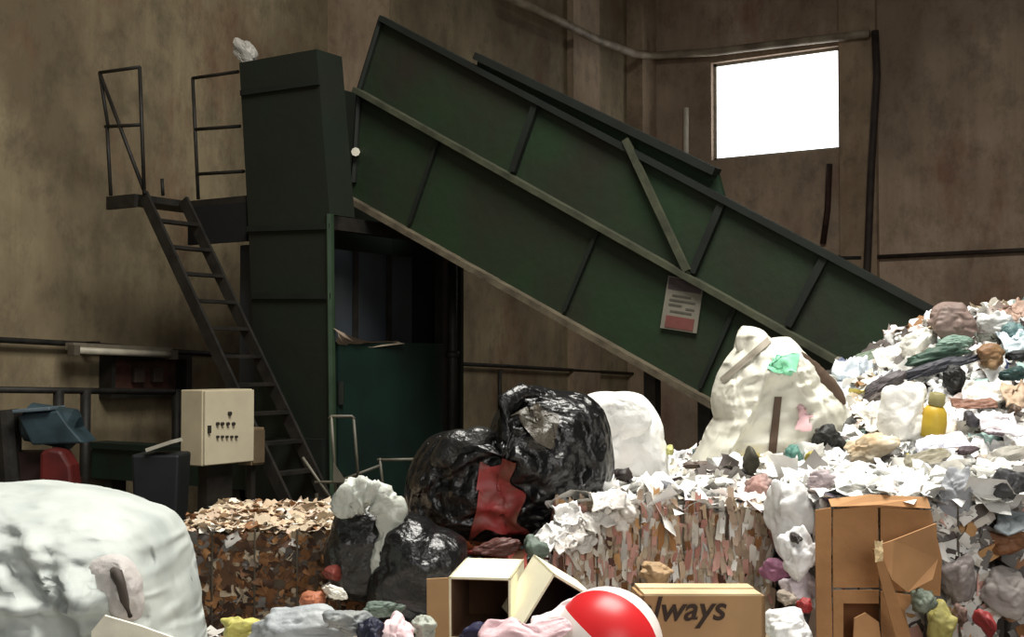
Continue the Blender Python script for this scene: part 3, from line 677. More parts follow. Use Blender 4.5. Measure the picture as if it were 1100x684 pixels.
bale('paper_bale', 'grey and white crushed paper bale behind the brown flattened carton', 'bale', .99, 1.52, 4.02, 4.85, 1.24,
     [(196, 192, 190), (160, 156, 158), (216, 212, 208), (120, 116, 116), (188, 170, 158), (226, 224, 222), (96, 88, 86)],
     [(0, 3), (1, 3), (5, 4), (8, 3), (3, 3), (20, 1.5), (10, 1), (14, 1)], [(0, 6), (1, 5), (2, 6), (4, 1), (8, .8)], seed=9, strips=False, nf=700, nt=420)
bale('mixed_bale', 'grey mixed bale with brown card layer at the right edge', 'bale', 1.6, 2.3, 4.1, 4.95, 1.24,
     [(120, 116, 112), (90, 86, 84), (176, 172, 168), (160, 116, 84), (206, 200, 196), (70, 66, 64)],
     [(5, 3), (8, 3), (10, 2), (3, 2), (16, 2), (1, 2), (20, 2)], [(0, 5), (1, 4), (2, 4), (8, 1)], seed=12, strips=False, nf=600, nt=420)
# ================================================================== BIG BAGS
def film(name, c, rough=.35, c2=None, spec=.5, bump=.5, var=.08, scale=5): return mat(name, c, rough, var, scale, bump, 22, c2=c2, spec=spec)
m_woven = film('white_woven_plastic', (188, 194, 189), .65, (164, 171, 168), .35, .4)
m_blk = film('black_film', (16, 16, 17), .28, (9, 9, 9), .6, .7)
m_blk2 = film('grey_black_film', (40, 40, 38), .3, (14, 14, 14), .6, .7)
m_wht = film('white_film', (240, 240, 236), .45, (226, 226, 222))
m_wht2 = film('cream_sack', (232, 230, 216), .6, (206, 204, 190))
def creases(m, rot, sc=(1.6, 1.6, 9.0), strength=.9, dist=.06):
    nt = m.node_tree; N = nt.nodes; Lk = nt.links; b = N['Principled BSDF']
    tc = N.new('ShaderNodeTexCoord'); mp = N.new('ShaderNodeMapping'); mp.inputs['Rotation'].default_value = rot; mp.inputs['Scale'].default_value = sc
    Lk.new(tc.outputs['Object'], mp.inputs['Vector'])
    n = N.new('ShaderNodeTexNoise'); n.noise_type = 'RIDGED_MULTIFRACTAL'; n.inputs['Scale'].default_value = 1.5; n.inputs['Detail'].default_value = 4; n.inputs['Distortion'].default_value = .5
    Lk.new(mp.outputs['Vector'], n.inputs['Vector'])
    bp = N.new('ShaderNodeBump'); bp.inputs['Strength'].default_value = strength; bp.inputs['Distance'].default_value = dist
    Lk.new(n.outputs['Fac'], bp.inputs['Height']); Lk.new(bp.outputs['Normal'], b.inputs['Normal'])
creases(m_woven, (.12, .3, 0)); creases(m_wht2, (.3, 1.2, 0), strength=.6, dist=.05)
m_slit = mat('slit_dark', (70, 62, 56), .7)

bb = thing('bulk_bag', 'large white woven bulk bag with knotted neck at the lower left', 'bag', W(slopes(40, 0)[0]*3.55, 3.55, 0))
bp = outline_bag([(-150, 640), (-130, 560), (-60, 528), (0, 519), (60, 521), (105, 527), (150, 541), (178, 552), (190, 570), (199, 610), (204, 660), (206, 760), (190, 860), (100, 905), (0, 915), (-90, 890), (-140, 780)], 3.55, .42, 21, .12, 6, 1.25, .62, knot=(124, 622), folds=((-.22, 6, .04), (-.6, 10, .026), (-.05, 17, .016)))
b_ = obj('body', bp, m_woven, bb, smooth=True)
nk = obj('gathered_neck', outline_bag([(88, 622), (96, 604), (115, 596), (134, 598), (146, 612), (152, 636), (151, 664), (138, 668), (118, 657), (98, 641)], 3.2, .05, 23, .1, 5, 1.0, .75, folds=((1.1, 16, .012),)), film('pinkish_woven', (194, 188, 184), .65), bb, smooth=True)
obj('dark_slit', MB().tube([at(121, 612, 3.13), at(125, 616, 3.115), at(130, 628, 3.11), at(134, 645, 3.115), at(140, 662, 3.14)], [.008, .016, .012, .011, .006], 8), m_slit, nk, smooth=True)  # dark tube along the slit in the neck, its shade put into colour

bg = thing('garbage_bag', 'large black garbage bag with twisted top lying on the bales', 'bag', at(560, 585, 4.6))
gbm = outline_bag([(436, 552), (440, 500), (460, 470), (500, 462), (525, 468), (536, 440), (548, 418), (565, 414), (600, 420), (630, 424), (648, 440), (657, 470), (660, 500), (650, 530), (630, 552), (590, 566), (545, 574), (500, 582), (455, 578)], 4.62, .27, 33, .2, 6, 1.2, .7, folds=((.6, 9, .03), (-.5, 14, .014)))
obj('body', gbm, m_blk, bg, smooth=True)
ear = obj('twisted_top', MB().tube([at(546, 500, 4.36), at(540, 465, 4.36), at(546, 432, 4.38), at(562, 420, 4.4), at(580, 424, 4.4)], [.02, .035, .045, .03, .012], 10), m_blk, bg, smooth=True)
obj('fold', outline_bag([(470, 478), (500, 462), (530, 462), (528, 480), (505, 492), (478, 505), (462, 500)], 4.42, .06, 37, .2, 4), m_blk2, bg, smooth=True)
sf = skin(gbm)
obj('fold', decal(sf, [(556, 438), (590, 432), (598, 470), (574, 480)], 16, .02, 9, 4.4, 3), mat('grey_brown_film', (70, 64, 54), .35, .1, 6, .5), bg, smooth=True)
pr = obj('printed_patch', decal(sf, [(524, 504), (548, 500), (566, 568), (508, 572)], 22, .012, 10, 4.4, 8), mat('red_print', (150, 56, 56), .45, .3, 11, c2=(104, 74, 58)), bg, smooth=True)
pr['label'] = 'red printed patch on the black film'

bg = thing('garbage_bag', 'limp black garbage bag slumped low under the large black bag', 'bag', at(440, 660, 4.05))
obj('body', outline_bag([(398, 655), (405, 600), (415, 560), (440, 550), (470, 566), (500, 580), (500, 610), (480, 640), (478, 672), (430, 676)], 4.05, .16, 45, .16, 5), m_blk, bg, smooth=True)
bg = thing('garbage_bag', 'grey and black shiny bag with pale torn top beside the brown bale', 'bag', at(390, 655, 4.12))
obj('body', outline_bag([(352, 610), (356, 570), (365, 545), (395, 535), (418, 545), (426, 580), (420, 620), (400, 645), (372, 640)], 4.1, .13, 47, .16, 5), m_blk2, bg, smooth=True)
tp_ = obj('torn_top', wad([(364, 556), (372, 538), (388, 530), (406, 532), (418, 548), (414, 575), (406, 598), (412, 622), (404, 650)], [9, 15, 17, 15, 12, 8, 7, 9, 5], 3.97, 49, .55, .6, 24, 80), film('pale_film', (190, 193, 184), .4), bg, smooth=True); tp_['label'] = 'pale torn film top'

sk_ = thing('white_sack', 'bright white sack standing behind the large black bag', 'bag', at(672, 515, 5.3))
obj('body', outline_bag([(618, 440), (632, 424), (660, 421), (690, 424), (704, 440), (712, 470), (716, 500), (712, 540), (640, 545), (620, 500)], 5.3, .2, 53, .14, 5, folds=((1.3, 9, .025),)), m_wht, sk_, smooth=True)
obj('fold', outline_bag([(640, 430), (665, 424), (690, 432), (700, 455), (680, 470), (650, 468)], 5.12, .05, 54, .2, 4), m_wht, sk_, smooth=True)

WS = 5.75
ws = thing('white_sack', 'tall cream woven sack with peaked corner and dark straps under the conveyor', 'bag', at(820, 505, WS))
wsm = outline_bag([(742, 500), (755, 478), (769, 450), (770, 410), (778, 392), (792, 372), (797, 350), (812, 352), (826, 364), (846, 362), (858, 376), (880, 404), (902, 428), (906, 455), (895, 485), (880, 512), (800, 530), (750, 522)], WS, .3, 57, .12, 6, 1.1, .68, folds=((1.2, 8, .03), (.3, 12, .016)))
obj('body', wsm, m_wht2, ws, smooth=True)
obj('peak', outline_bag([(796, 353), (813, 352), (826, 362), (824, 376), (808, 392), (797, 384)], WS-.1, .04, 59, .12, 4), m_wht2, ws, smooth=True)
m_strap = mat('brown_strap', (88, 70, 56), .7)
sf = skin(wsm)
obj('strap', decal(sf, [(832, 426), (840, 426), (833, 496), (824, 496)], 12, .014, 0, 5.5), m_strap, ws, smooth=True)
obj('strap', decal(sf, [(773, 406), (778, 411), (829, 367), (824, 362)], 12, .014, 0, 5.6), mat('grey_strap', (150, 142, 128), .7), ws, smooth=True)
obj('strap', wad([(856, 378), (874, 394), (892, 414), (908, 434)], [4, 6, 7, 4], 5.55, 71, .15, .7), m_strap, ws, smooth=True)
pg = obj('green_patch', decal(sf, [(826, 384), (850, 382), (858, 402), (828, 402)], 12, .016, 8, 5.6, 5), mat('mint_film', (150, 226, 184), .5, .15, 9, c2=(104, 176, 140)), ws, smooth=True); pg['label'] = 'mint green patch near the top'
pp_ = obj('print_patch', decal(sf, [(856, 438), (872, 436), (872, 462), (858, 466)], 10, .014, 6, 5.5, 6), mat('pink_print', (236, 196, 200), .6, .2, 12), ws, smooth=True); pp_['label'] = 'pale pink printed patch'

# ================================================================== SINGLE PIECES ON THE HEAP
def soft(c):
    mx_, av = max(c), sum(c)/3
    return tuple(int(v) for v in ((av + (v-av)*.86)*(.84 if mx_ < 215 or mx_-min(c) > 60 else 1) for v in c))
def mcol(c, rough=.55, bump=.4):
    c = soft(c)
    return mat('waste_%d_%d_%d' % c, c, rough, .12, 9, bump, 25)
def item(kind, name, cat, px, py, wpx, hpx, c, label, w=None, tilt=0.0, amp=None, fn=Hback, thick=.6, group=None, rough=.55, dz=0.0, c2=None):
    if w is None: w = hit(px, py + hpx*.25, fn) - .13
    k = w/F; s = int(px*7 + py*13) % 9973
    ctr = at(px, py, w) + ZV*dz
    m = mat('waste2_%d_%d_%d' % c, soft(c), rough, .12, 9, .4, 25, c2=c2) if c2 else mcol(c, rough)
    if kind == 'bag':
        mb = blob(ctr, wpx*k/2*.92, thick*min(wpx, hpx)*k/2+.02, hpx*k/2*.92, s, amp or .15, 5 if wpx > 30 else 4, 1.2, tilt)
    elif kind == 'sheet':
        ct, st = math.cos(tilt), math.sin(tilt)
        nrm = -FV*.75 + ZV*.66; upv = ZV*.75 + FV*.66
        mb = sheet(ctr, (UV*ct + upv*st)*wpx*k/2, (upv*ct - UV*st)*hpx*k/2*1.1, nrm, s, amp or .26, 22 if wpx > 40 else 16, edge=.42)
    o = obj(name, mb, m, smooth=True)
    if kind == 'sheet':
        so = o.modifiers.new('thick', 'SOLIDIFY'); so.thickness = .003
    return tag(o, label, cat, group)
B, S = 'bag', 'sheet'
items = [
 (B, 'plastic_bag', 'bag', 1026, 347, 56, 44, (168, 142, 130), 'dusty pinkish brown crumpled bag at the peak of the heap', dict()),
 (B, 'plastic_film', 'plastic', 988, 366, 50, 30, (236, 234, 222), 'white film hanging down left of the pinkish brown bag at the peak', dict(tilt=.7)),
 (B, 'plastic_film', 'plastic', 1068, 348, 44, 36, (218, 220, 216), 'pale grey white film right of the pinkish brown bag', dict()),
 (B, 'plastic_film', 'plastic', 1088, 360, 36, 30, (126, 168, 170), 'teal blue film on the heap at the right edge', dict()),
 (S, 'paper_sheet', 'paper', 1092, 336, 30, 22, (206, 168, 146), 'pinkish tan sheet on the top of the heap at the right edge', dict(tilt=.4)),
 (B, 'plastic_film', 'plastic', 1026, 368, 46, 18, (138, 176, 156), 'pale mint film folded under the pinkish brown bag', dict(tilt=.1)),
 (B, 'plastic_film', 'plastic', 1008, 382, 72, 18, (72, 108, 88), 'dark green film strip slanting below the pale mint film', dict(tilt=.22)),
 (B, 'plastic_film', 'plastic', 1002, 396, 90, 14, (62, 62, 74), 'long dark slate film strip under the dark green strip', dict(tilt=.3)),
 (B, 'plastic_pouch', 'pouch', 1062, 384, 36, 30, (176, 138, 92), 'tan crumpled pouch beside the black gap on the heap', dict(c2=(120, 84, 56))),
 (S, 'plastic_film', 'plastic', 1058, 364, 30, 12, (76, 78, 64), 'small dark olive scrap above the tan pouch', dict()),
 (B, 'plastic_film', 'plastic', 1090, 382, 30, 16, (24, 28, 28), 'black film lump at the right edge above dark teal film', dict()),
 (B, 'plastic_film', 'plastic', 1088, 402, 34, 18, (48, 84, 80), 'dark teal film at the right edge of the heap', dict()),
 (S, 'paper_sheet', 'paper', 1086, 368, 28, 22, (214, 232, 240), 'pale blue white sheet below the teal blue film', dict()),
 (B, 'cloth_bundle', 'cloth', 1024, 406, 32, 34, (26, 24, 22), 'black cloth bundle in the middle of the heap', dict(tilt=-.6)),
 (B, 'plastic_film', 'plastic', 952, 412, 58, 20, (112, 104, 106), 'grey film slanting left of the black cloth bundle', dict(tilt=.5, c2=(66, 60, 64))),
 (B, 'plastic_film', 'plastic', 950, 428, 40, 22, (112, 100, 90), 'brown grey film lump under the grey slanting film', dict(tilt=.45, c2=(70, 60, 56))),
 (S, 'paper_sheet', 'paper', 922, 404, 46, 40, (216, 228, 240), 'pale blue printed sheet at the left end of the heap top', dict()),
 (S, 'label_scrap', 'paper', 908, 393, 16, 14, (110, 120, 156), 'small blue patterned scrap on the pale blue sheet', dict()),
 (S, 'plastic_film', 'plastic', 940, 382, 46, 10, (132, 152, 124), 'thin grey green film along the top left of the heap', dict(tilt=.35)),
 (S, 'paper_sheet', 'paper', 964, 380, 46, 26, (244, 242, 234), 'bright white sheet beside the grey green film', dict(tilt=.5)),
 (B, 'plastic_bag', 'bag', 972, 446, 70, 62, (246, 245, 238), 'plump white bag beside the yellow bottle', dict(tilt=.5, amp=.1)),
 (S, 'paper_sheet', 'paper', 940, 446, 40, 30, (246, 242, 230), 'white sheet leaning left of the plump white bag', dict(tilt=.3)),
 (B, 'plastic_bag', 'bag', 936, 480, 66, 34, (222, 210, 184), 'cream bag with brownish edge under the plump white bag', dict(tilt=.25, c2=(190, 160, 120))),
 (B, 'plastic_film', 'plastic', 890, 470, 34, 40, (44, 44, 40), 'dark olive black film lump between cream sack and cream bag', dict(tilt=.3)),
 (S, 'plastic_film', 'plastic', 884, 450, 36, 10, (118, 120, 112), 'grey strip of film above the dark olive black lump', dict(tilt=.45)),
 (S, 'plastic_film', 'plastic', 902, 456, 40, 8, (92, 92, 88), 'darker grey strip of film right of the other grey strip', dict(tilt=.4)),
 (B, 'plastic_film', 'plastic', 872, 494, 16, 24, (224, 204, 84), 'yellow film tuft below the dark olive black lump', dict(tilt=-.3)),
 (B, 'plastic_film', 'plastic', 853, 490, 24, 28, (96, 164, 148), 'teal film tuft at the foot of the cream woven sack', dict()),
 (B, 'plastic_film', 'plastic', 780, 507, 0, 0, (0, 0, 0), '', None),
 (S, 'plastic_film', 'plastic', 1040, 434, 46, 14, (176, 120, 96), 'reddish brown strip right of the yellow bottle', dict(tilt=.05)),
 (S, 'paper_sheet', 'paper', 1062, 420, 54, 22, (244, 238, 226), 'long white sheet under the tan pouch', dict(tilt=-.1)),
 (S, 'paper_sheet', 'paper', 1090, 424, 26, 26, (230, 196, 160), 'peach coloured sheet at the right edge of the heap', dict()),
 (B, 'plastic_film', 'plastic', 1090, 440, 14, 12, (110, 84, 64), 'small brown lump on the peach coloured sheet', dict()),
 (B, 'plastic_film', 'plastic', 1042, 452, 18, 22, (96, 92, 100), 'grey crumpled scrap right of the reddish brown strip', dict(c2=(50, 48, 52))),
 (S, 'paper_sheet', 'paper', 1078, 456, 40, 26, (240, 232, 236), 'pinkish white sheet on the right slope of the heap', dict()),
 (B, 'plastic_film', 'plastic', 1070, 464, 24, 10, (166, 146, 156), 'mauve grey scrap on the pinkish white sheet', dict()),
 (B, 'plastic_film', 'plastic', 1038, 484, 30, 12, (84, 66, 70), 'dark plum scrap on the white lower slope', dict(tilt=.2)),
 (S, 'paper_sheet', 'paper', 1010, 476, 52, 16, (232, 232, 246), 'bluish white sheet left of the dark plum scrap', dict(tilt=.2)),
 (S, 'paper_sheet', 'paper', 994, 492, 46, 16, (172, 164, 136), 'khaki sheet below the bluish white sheet', dict(tilt=.2)),
 (S, 'paper_sheet', 'paper', 1082, 490, 44, 16, (196, 190, 176), 'pale khaki sheet on the lower slope at the right edge', dict(tilt=.2)),
 (B, 'plastic_film', 'plastic', 755, 500, 46, 10, (116, 96, 84), 'brown grey flat strip at the left foot of the cream sack', dict(w=5.3)),
 (B, 'plastic_film', 'plastic', 806, 498, 24, 30, (98, 94, 76), 'dark olive tuft in front of the cream sack', dict(w=5.15)),
 (B, 'plastic_film', 'plastic', 720, 483, 12, 14, (232, 232, 140), 'small lemon yellow scrap beside the white sack', dict(w=5.2)),
 (B, 'plastic_film', 'plastic', 670, 512, 26, 20, (52, 40, 36), 'dark hollow scrap on the pale bale near the black bag', dict(w=4.75)),
 (B, 'plastic_film', 'plastic', 668, 535, 36, 18, (236, 234, 228), 'white paper lump on the left shoulder of the pale bale', dict(w=4.6)),
 (B, 'plastic_film', 'plastic', 640, 552, 40, 26, (228, 222, 214), 'white crumpled lump over the left corner of the pale bale', dict(w=4.4, tilt=.5)),
 (B, 'plastic_film', 'plastic', 612, 575, 36, 34, (212, 204, 192), 'greyish white lump at the lower left of the pale bale', dict(w=4.3, tilt=.5)),
 (B, 'plastic_film', 'plastic', 715, 524, 24, 20, (128, 128, 136), 'slate grey scrap on the top edge of the pale bale', dict(w=4.5)),
 (B, 'plastic_film', 'plastic', 815, 530, 40, 40, (196, 168, 162), 'dusty pink scrap at the right shoulder of the pale bale', dict(w=4.45, c2=(160, 120, 110))),
]
for it in items:
    if it[-1] is None: continue
    k, n, c, x, y, w_, h_, col, lab, kw = it
    item(k, n, c, x, y, w_, h_, col, lab, **kw)
for i in range(22):
    tt_ = random.random(); x = 596 + 130*tt_ + random.uniform(-16, 16); y = 578 - 62*tt_ + random.uniform(-16, 20)
    s_ = random.uniform(20, 40); c = random.choice([(244, 242, 238), (232, 228, 220), (222, 214, 206)])
    item(S if i % 3 else B, 'paper_sheet', 'paper', x, y, s_, s_*random.uniform(.5, .9), c, 'torn whitish sheet spilling over the left corner of the pale bale', w=4.27-.06*random.random() + .12*tt_, tilt=random.uniform(.1, .9), amp=.3, group='torn sheets spilling over the pale bale')
# yellow bottle
def lathe(mb, base, axis, prof, n=18, m=0):
    axis = np.asarray(axis, float)/np.linalg.norm(axis); a = np.cross(axis, FV if abs(np.dot(axis, FV)) < .9 else UV); a /= np.linalg.norm(a); b = np.cross(axis, a)
    vs, fs = [], []
    for h, r in prof: vs += [np.asarray(base)+axis*h+r*(math.cos(2*math.pi*k/n)*a+math.sin(2*math.pi*k/n)*b) for k in range(n)]
    for i in range(len(prof)-1):
        for k in range(n): fs.append((i*n+k, i*n+(k+1) % n, (i+1)*n+(k+1) % n, (i+1)*n+k))
    fs += [tuple(range(n-1, -1, -1)), tuple(range((len(prof)-1)*n, len(prof)*n))]
    return mb.add(vs, fs, m)
wb = hit(1004, 462) - .1; b0 = at(1000, 469, wb); ax = ZV*1.0 + UV*.12 - FV*.15
bt = thing('plastic_bottle', 'yellow plastic bottle with dull olive cap on the heap', 'bottle', b0)
obj('body', lathe(MB(), b0, ax, [(0, .045), (.01, .055), (.06, .056), (.09, .052), (.11, .048), (.13, .035), (.135, .025)]), mat('yellow_plastic', (206, 178, 62), .4, .2, 7, c2=(176, 140, 40)), bt, smooth=True)
obj('cap', lathe(MB(), b0+ax/np.linalg.norm(ax)*.135, ax, [(0, .03), (.005, .034), (.05, .032), (.055, .02)]), mat('olive_cap', (150, 142, 96), .5), bt, smooth=True)

# crumpled white paper in the top layer of the heap: alike, told apart by nothing
placed = 0
g_w = 'crumpled white paper sheets on the heap'
for i in range(400):
    if placed >= 60: break
    x, y = random.uniform(700, 1098), random.uniform(410, 520)
    if x < 900 and y < 495: continue
    w_ = hit(x, y)
    if w_ > 6.6: continue
    s = random.uniform(18, 38); c = random.choice([(246, 246, 242), (240, 240, 238), (236, 236, 240)])
    item(S, 'paper_sheet', 'paper', x, y, s, s*random.uniform(.6, 1.0), c, 'crumpled white sheet of paper lying loose on the slope of the heap', w=w_-.02, tilt=random.uniform(-.8, .8), amp=.25, group=g_w)
    placed += 1

# ================================================================== WHITE WASTE BETWEEN THE BALES
gap = [
 (B, 'plastic_bag', 'bag', 850, 548, 58, 84, (244, 244, 242), 'white crumpled bag wedged high between pale bale and grey bale', dict(w=4.14, amp=.1)),
 (B, 'plastic_bag', 'bag', 858, 596, 48, 66, (246, 246, 246), 'white crumpled bag under the high wedged white bag', dict(w=4.0, amp=.1)),
 (B, 'plastic_film', 'plastic', 832, 612, 30, 26, (196, 120, 158), 'magenta film scrap beside the right end of the pale bale', dict(w=4.12)),
 (B, 'plastic_film', 'plastic', 858, 632, 44, 40, (240, 226, 232), 'pinkish white film below the magenta scrap', dict(w=4.05)),
 (B, 'plastic_bag', 'bag', 846, 676, 66, 54, (248, 248, 246), 'plump white bag at the bottom beside the lettered carton', dict(w=3.75, amp=.1)),
 (B, 'plastic_film', 'plastic', 864, 650, 20, 22, (184, 40, 40), 'bright red scrap left of the brown flattened carton', dict(w=3.85)),
 (B, 'plastic_film', 'plastic', 846, 642, 22, 16, (206, 190, 170), 'cream scrap with dark print beside the red scrap', dict(w=3.9, c2=(90, 76, 64))),
 (B, 'plastic_film', 'plastic', 856, 578, 12, 14, (70, 64, 60), 'small dark scrap among the white bags', dict(w=3.96)),
 (B, 'plastic_film', 'plastic', 892, 536, 26, 12, (76, 60, 84), 'dark purple scrap above the brown flattened carton', dict(w=4.0)),
 (B, 'plastic_film', 'plastic', 882, 516, 36, 24, (214, 196, 200), 'pinkish grey film over the corner of the grey bale', dict(w=4.1)),
]
for k, n, c, x, y, w_, h_, col, lab, kw in gap: item(k, n, c, x, y, w_, h_, col, lab, **kw)

# ================================================================== FLATTENED BROWN CARTON
m_card = mat('brown_card', (172, 127, 84), .85, .1, 5, .15, 30)
m_card2 = mat('brown_card_pale', (186, 140, 96), .85, .1, 5)
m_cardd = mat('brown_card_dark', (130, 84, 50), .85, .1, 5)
CW = 3.93
fc = thing('flattened_carton', 'large flattened brown carton with folds standing against the grey bale', 'cardboard', at(930, 690, CW))
def panel(name, pts, w, m=m_card, th=.008):
    P0 = [at(x, y, w + (dw[0] if dw else 0)) for x, y, *dw in pts]
    return obj(name, MB().prism(P0, FV*th), m, fc)
panel('panel', [(876, 548), (893, 545), (893, 632), (896, 760), (878, 760)], CW)
panel('panel', [(895, 547, .005), (943, 543, .012), (944, 631, .012), (895, 631, .005)], CW)
panel('panel', [(946, 545, .012), (1000, 548, .03), (1012, 600, .03), (1010, 640, .03), (946, 632, .012)], CW)
panel('panel', [(895, 634), (944, 634), (944, 648), (906, 648), (906, 760), (896, 760)], CW)
panel('panel', [(946, 635, .01), (985, 640, .01), (972, 656), (980, 690), (1000, 760), (948, 760)], CW-.01)
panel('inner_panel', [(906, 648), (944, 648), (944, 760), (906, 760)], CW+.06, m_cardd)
panel('inner_flap', [(918, 664), (930, 658), (944, 668), (948, 700), (946, 760), (914, 760)], CW-.03, m_card2)
panel('top_flap', [(890, 536, .03), (935, 531, .04), (996, 534, .04), (1000, 546, .02), (944, 542, .0), (893, 544, .0)], CW-.0, m_card2)
fl = panel('loose_flap', [(942, 586, -.06), (960, 580, -.07), (1006, 562, -.02), (1008, 600, -.0), (1002, 622, -.03), (975, 636, -.05), (958, 622, -.08)], CW-.03, m_card2)
panel('loose_flap', [(938, 590, -.08), (946, 590, -.08), (962, 640, -.05), (980, 690, -.06), (964, 690, -.06), (950, 640, -.07)], CW-.03)
obj('tape_scrap', sheet(at(944, 592, CW-.13), UV*.012, ZV*.03, -FV, 5, .2, 8), mat('cream_scrap', (232, 206, 160), .6), fc)

rgt = [
 (B, 'plastic_bottle', 'bottle', 992, 645, 28, 34, (140, 150, 130), 'crushed grey green bottle in the crook of the flattened carton', dict(w=3.86, c2=(96, 110, 96))),
 (B, 'plastic_film', 'plastic', 1012, 668, 30, 44, (216, 204, 110), 'pale yellow film at the lower right of the flattened carton', dict(w=3.9)),
 (B, 'plastic_bag', 'bag', 1030, 535, 44, 70, (196, 200, 208), 'bluish grey crumpled bag down the corner of the grey bale', dict(w=4.02, thick=.3)),
 (B, 'plastic_bag', 'bag', 1032, 620, 40, 60, (176, 164, 160), 'dusty grey bag below the bluish grey bag', dict(w=3.98, thick=.3, c2=(120, 110, 108))),
 (B, 'plastic_film', 'plastic', 1082, 520, 50, 40, (92, 92, 92), 'dark grey shiny film on the bale at the right edge', dict(w=4.02, thick=.4, c2=(50, 50, 54))),
 (S, 'plastic_film', 'plastic', 1088, 562, 40, 24, (150, 160, 164), 'silver grey strip under the dark grey shiny film', dict(w=4.0)),
 (B, 'cardboard_scrap', 'cardboard', 1076, 582, 50, 26, (168, 108, 66), 'torn brown card slab on the bale at the right edge', dict(w=4.02, thick=.5, amp=.08)),
 (B, 'plastic_bag', 'bag', 1084, 635, 60, 64, (206, 196, 190), 'pale pinkish grey bag under the torn brown card slab', dict(w=4.0, thick=.4)),
 (B, 'plastic_film', 'plastic', 1060, 668, 18, 36, (190, 52, 54), 'red film strip on the pale pinkish grey bag', dict(w=3.84, tilt=.4)),
 (B, 'plastic_film', 'plastic', 1032, 660, 18, 30, (150, 116, 104), 'brown pink scrap beside the pale yellow film', dict(w=3.9)),
]
for k, n, c, x, y, w_, h_, col, lab, kw in rgt: item(k, n, c, x, y, w_, h_, col, lab, **kw)

# ================================================================== FRONT PIECES
m_kraft = mat('kraft_carton', (170, 136, 96), .8, .08, 5)
m_cream = mat('cream_card', (240, 234, 206), .8, .06, 6)
m_brn = mat('shaded_carton_brown', (96, 66, 44), .9, .15, 6)
# lettered carton
LW = 3.4
q0, q1 = at(688, 640, LW), at(822, 640, LW+.03)
ex = (q1-q0); wid_ = np.linalg.norm(ex); ex /= wid_; ey = np.cross(ZV, ex)
lc = thing('lettered_carton', 'brown carton with dark lettering in front of the pale bale', 'box', (q0+q1)/2 + ey*.07 - ZV*.22)
zt2 = q0[2]; hh = .22
bx = MB().obox((q0+q1)/2 - ZV*hh/2 + ey*.005, ex*wid_/2, ey*.005, ZV*hh/2)
bx.obox((q0+q1)/2 - ZV*hh/2 + ey*.135, ex*wid_/2, ey*.005, ZV*hh/2).obox(q0 - ZV*hh/2 + ey*.07 + ex*.005, ex*.005, ey*.07, ZV*hh/2).obox(q1 - ZV*hh/2 + ey*.07 - ex*.005, ex*.005, ey*.07, ZV*hh/2).obox((q0+q1)/2 - ZV*(hh-.005) + ey*.07, ex*wid_/2, ey*.07, ZV*.005)
obj('body', bx, m_kraft, lc)
f1 = obj('top_flap', MB().obox((q0+q1)/2 + ey*.035 + ZV*.003, ex*wid_*.47, ey*.035, ZV*.003), mat('pale_flap', (222, 198, 156), .8), lc)
obj('top_flap', MB().obox((q0+q1)/2 + ey*.106 + ZV*.006, ex*wid_*.47, ey*.034, ZV*.003), mat('pale_flap', (222, 198, 156), .8), lc)
cu = bpy.data.curves.new('lettering', 'FONT'); cu.body = 'always'; cu.size = .092; cu.extrude = .0006; cu.shear = .25; cu.offset = .0015
cu.materials.append(mat('dark_ink', (52, 34, 24), .7))
ty = bpy.data.objects.new('lettering_curve', cu); COL.objects.link(ty); bpy.context.view_layer.update()
tme = bpy.data.meshes.new_from_object(ty.evaluated_get(bpy.context.evaluated_depsgraph_get())); bpy.data.objects.remove(ty)
tx = bpy.data.objects.new('lettering', tme); COL.objects.link(tx); tx.parent = lc
pt = at(684, 667, LW-.004) 
tx.matrix_local = Matrix.Translation(Vector(pt - ORG[lc.name])) @ Matrix(((ex[0], 0, -ey[0], 0), (ex[1], 0, -ey[1], 0), (0, 1, 0, 0), (0, 0, 0, 1)))

# ball
br = .138; bc = at(652, 691, 3.12)
bl = thing('beach_ball', 'red and white ball lying against the lettered carton', 'ball', bc - ZV*br)
m_red = mat('red_vinyl', (206, 40, 44), .35, .05, 4); m_wv = mat('white_vinyl', (238, 228, 222), .35, .04, 4)
pole = (UV*.72 - FV*.25 - ZV*.62); pole = pole/np.linalg.norm(pole)
e1_ = np.cross(pole, FV); e1_ /= np.linalg.norm(e1_); e2_ = np.cross(pole, e1_)
ng = 6
for gi in range(ng):
    G = np.array([[bc + br*(math.cos(t_)*pole + math.sin(t_)*(math.cos(ph)*e1_ + math.sin(ph)*e2_)) for ph in np.linspace(2*math.pi*(gi+1)/ng+.5, 2*math.pi*(gi+2)/ng+.5, 9)] for t_ in np.linspace(.16, math.pi-.16, 22)])
    obj('gore', MB().surf(G), m_wv if gi % 2 == 0 else m_red, bl, smooth=True)
for sg_ in (1, -1):
    G = np.array([[bc + br*1.004*(sg_*math.cos(t_)*pole + math.sin(t_)*(math.cos(ph)*e1_ + math.sin(ph)*e2_)) for ph in np.linspace(0, 2*math.pi, 25)] for t_ in np.linspace(0.001, .2, 5)])
    obj('end_cap', MB().surf(G), m_wv, bl, smooth=True)

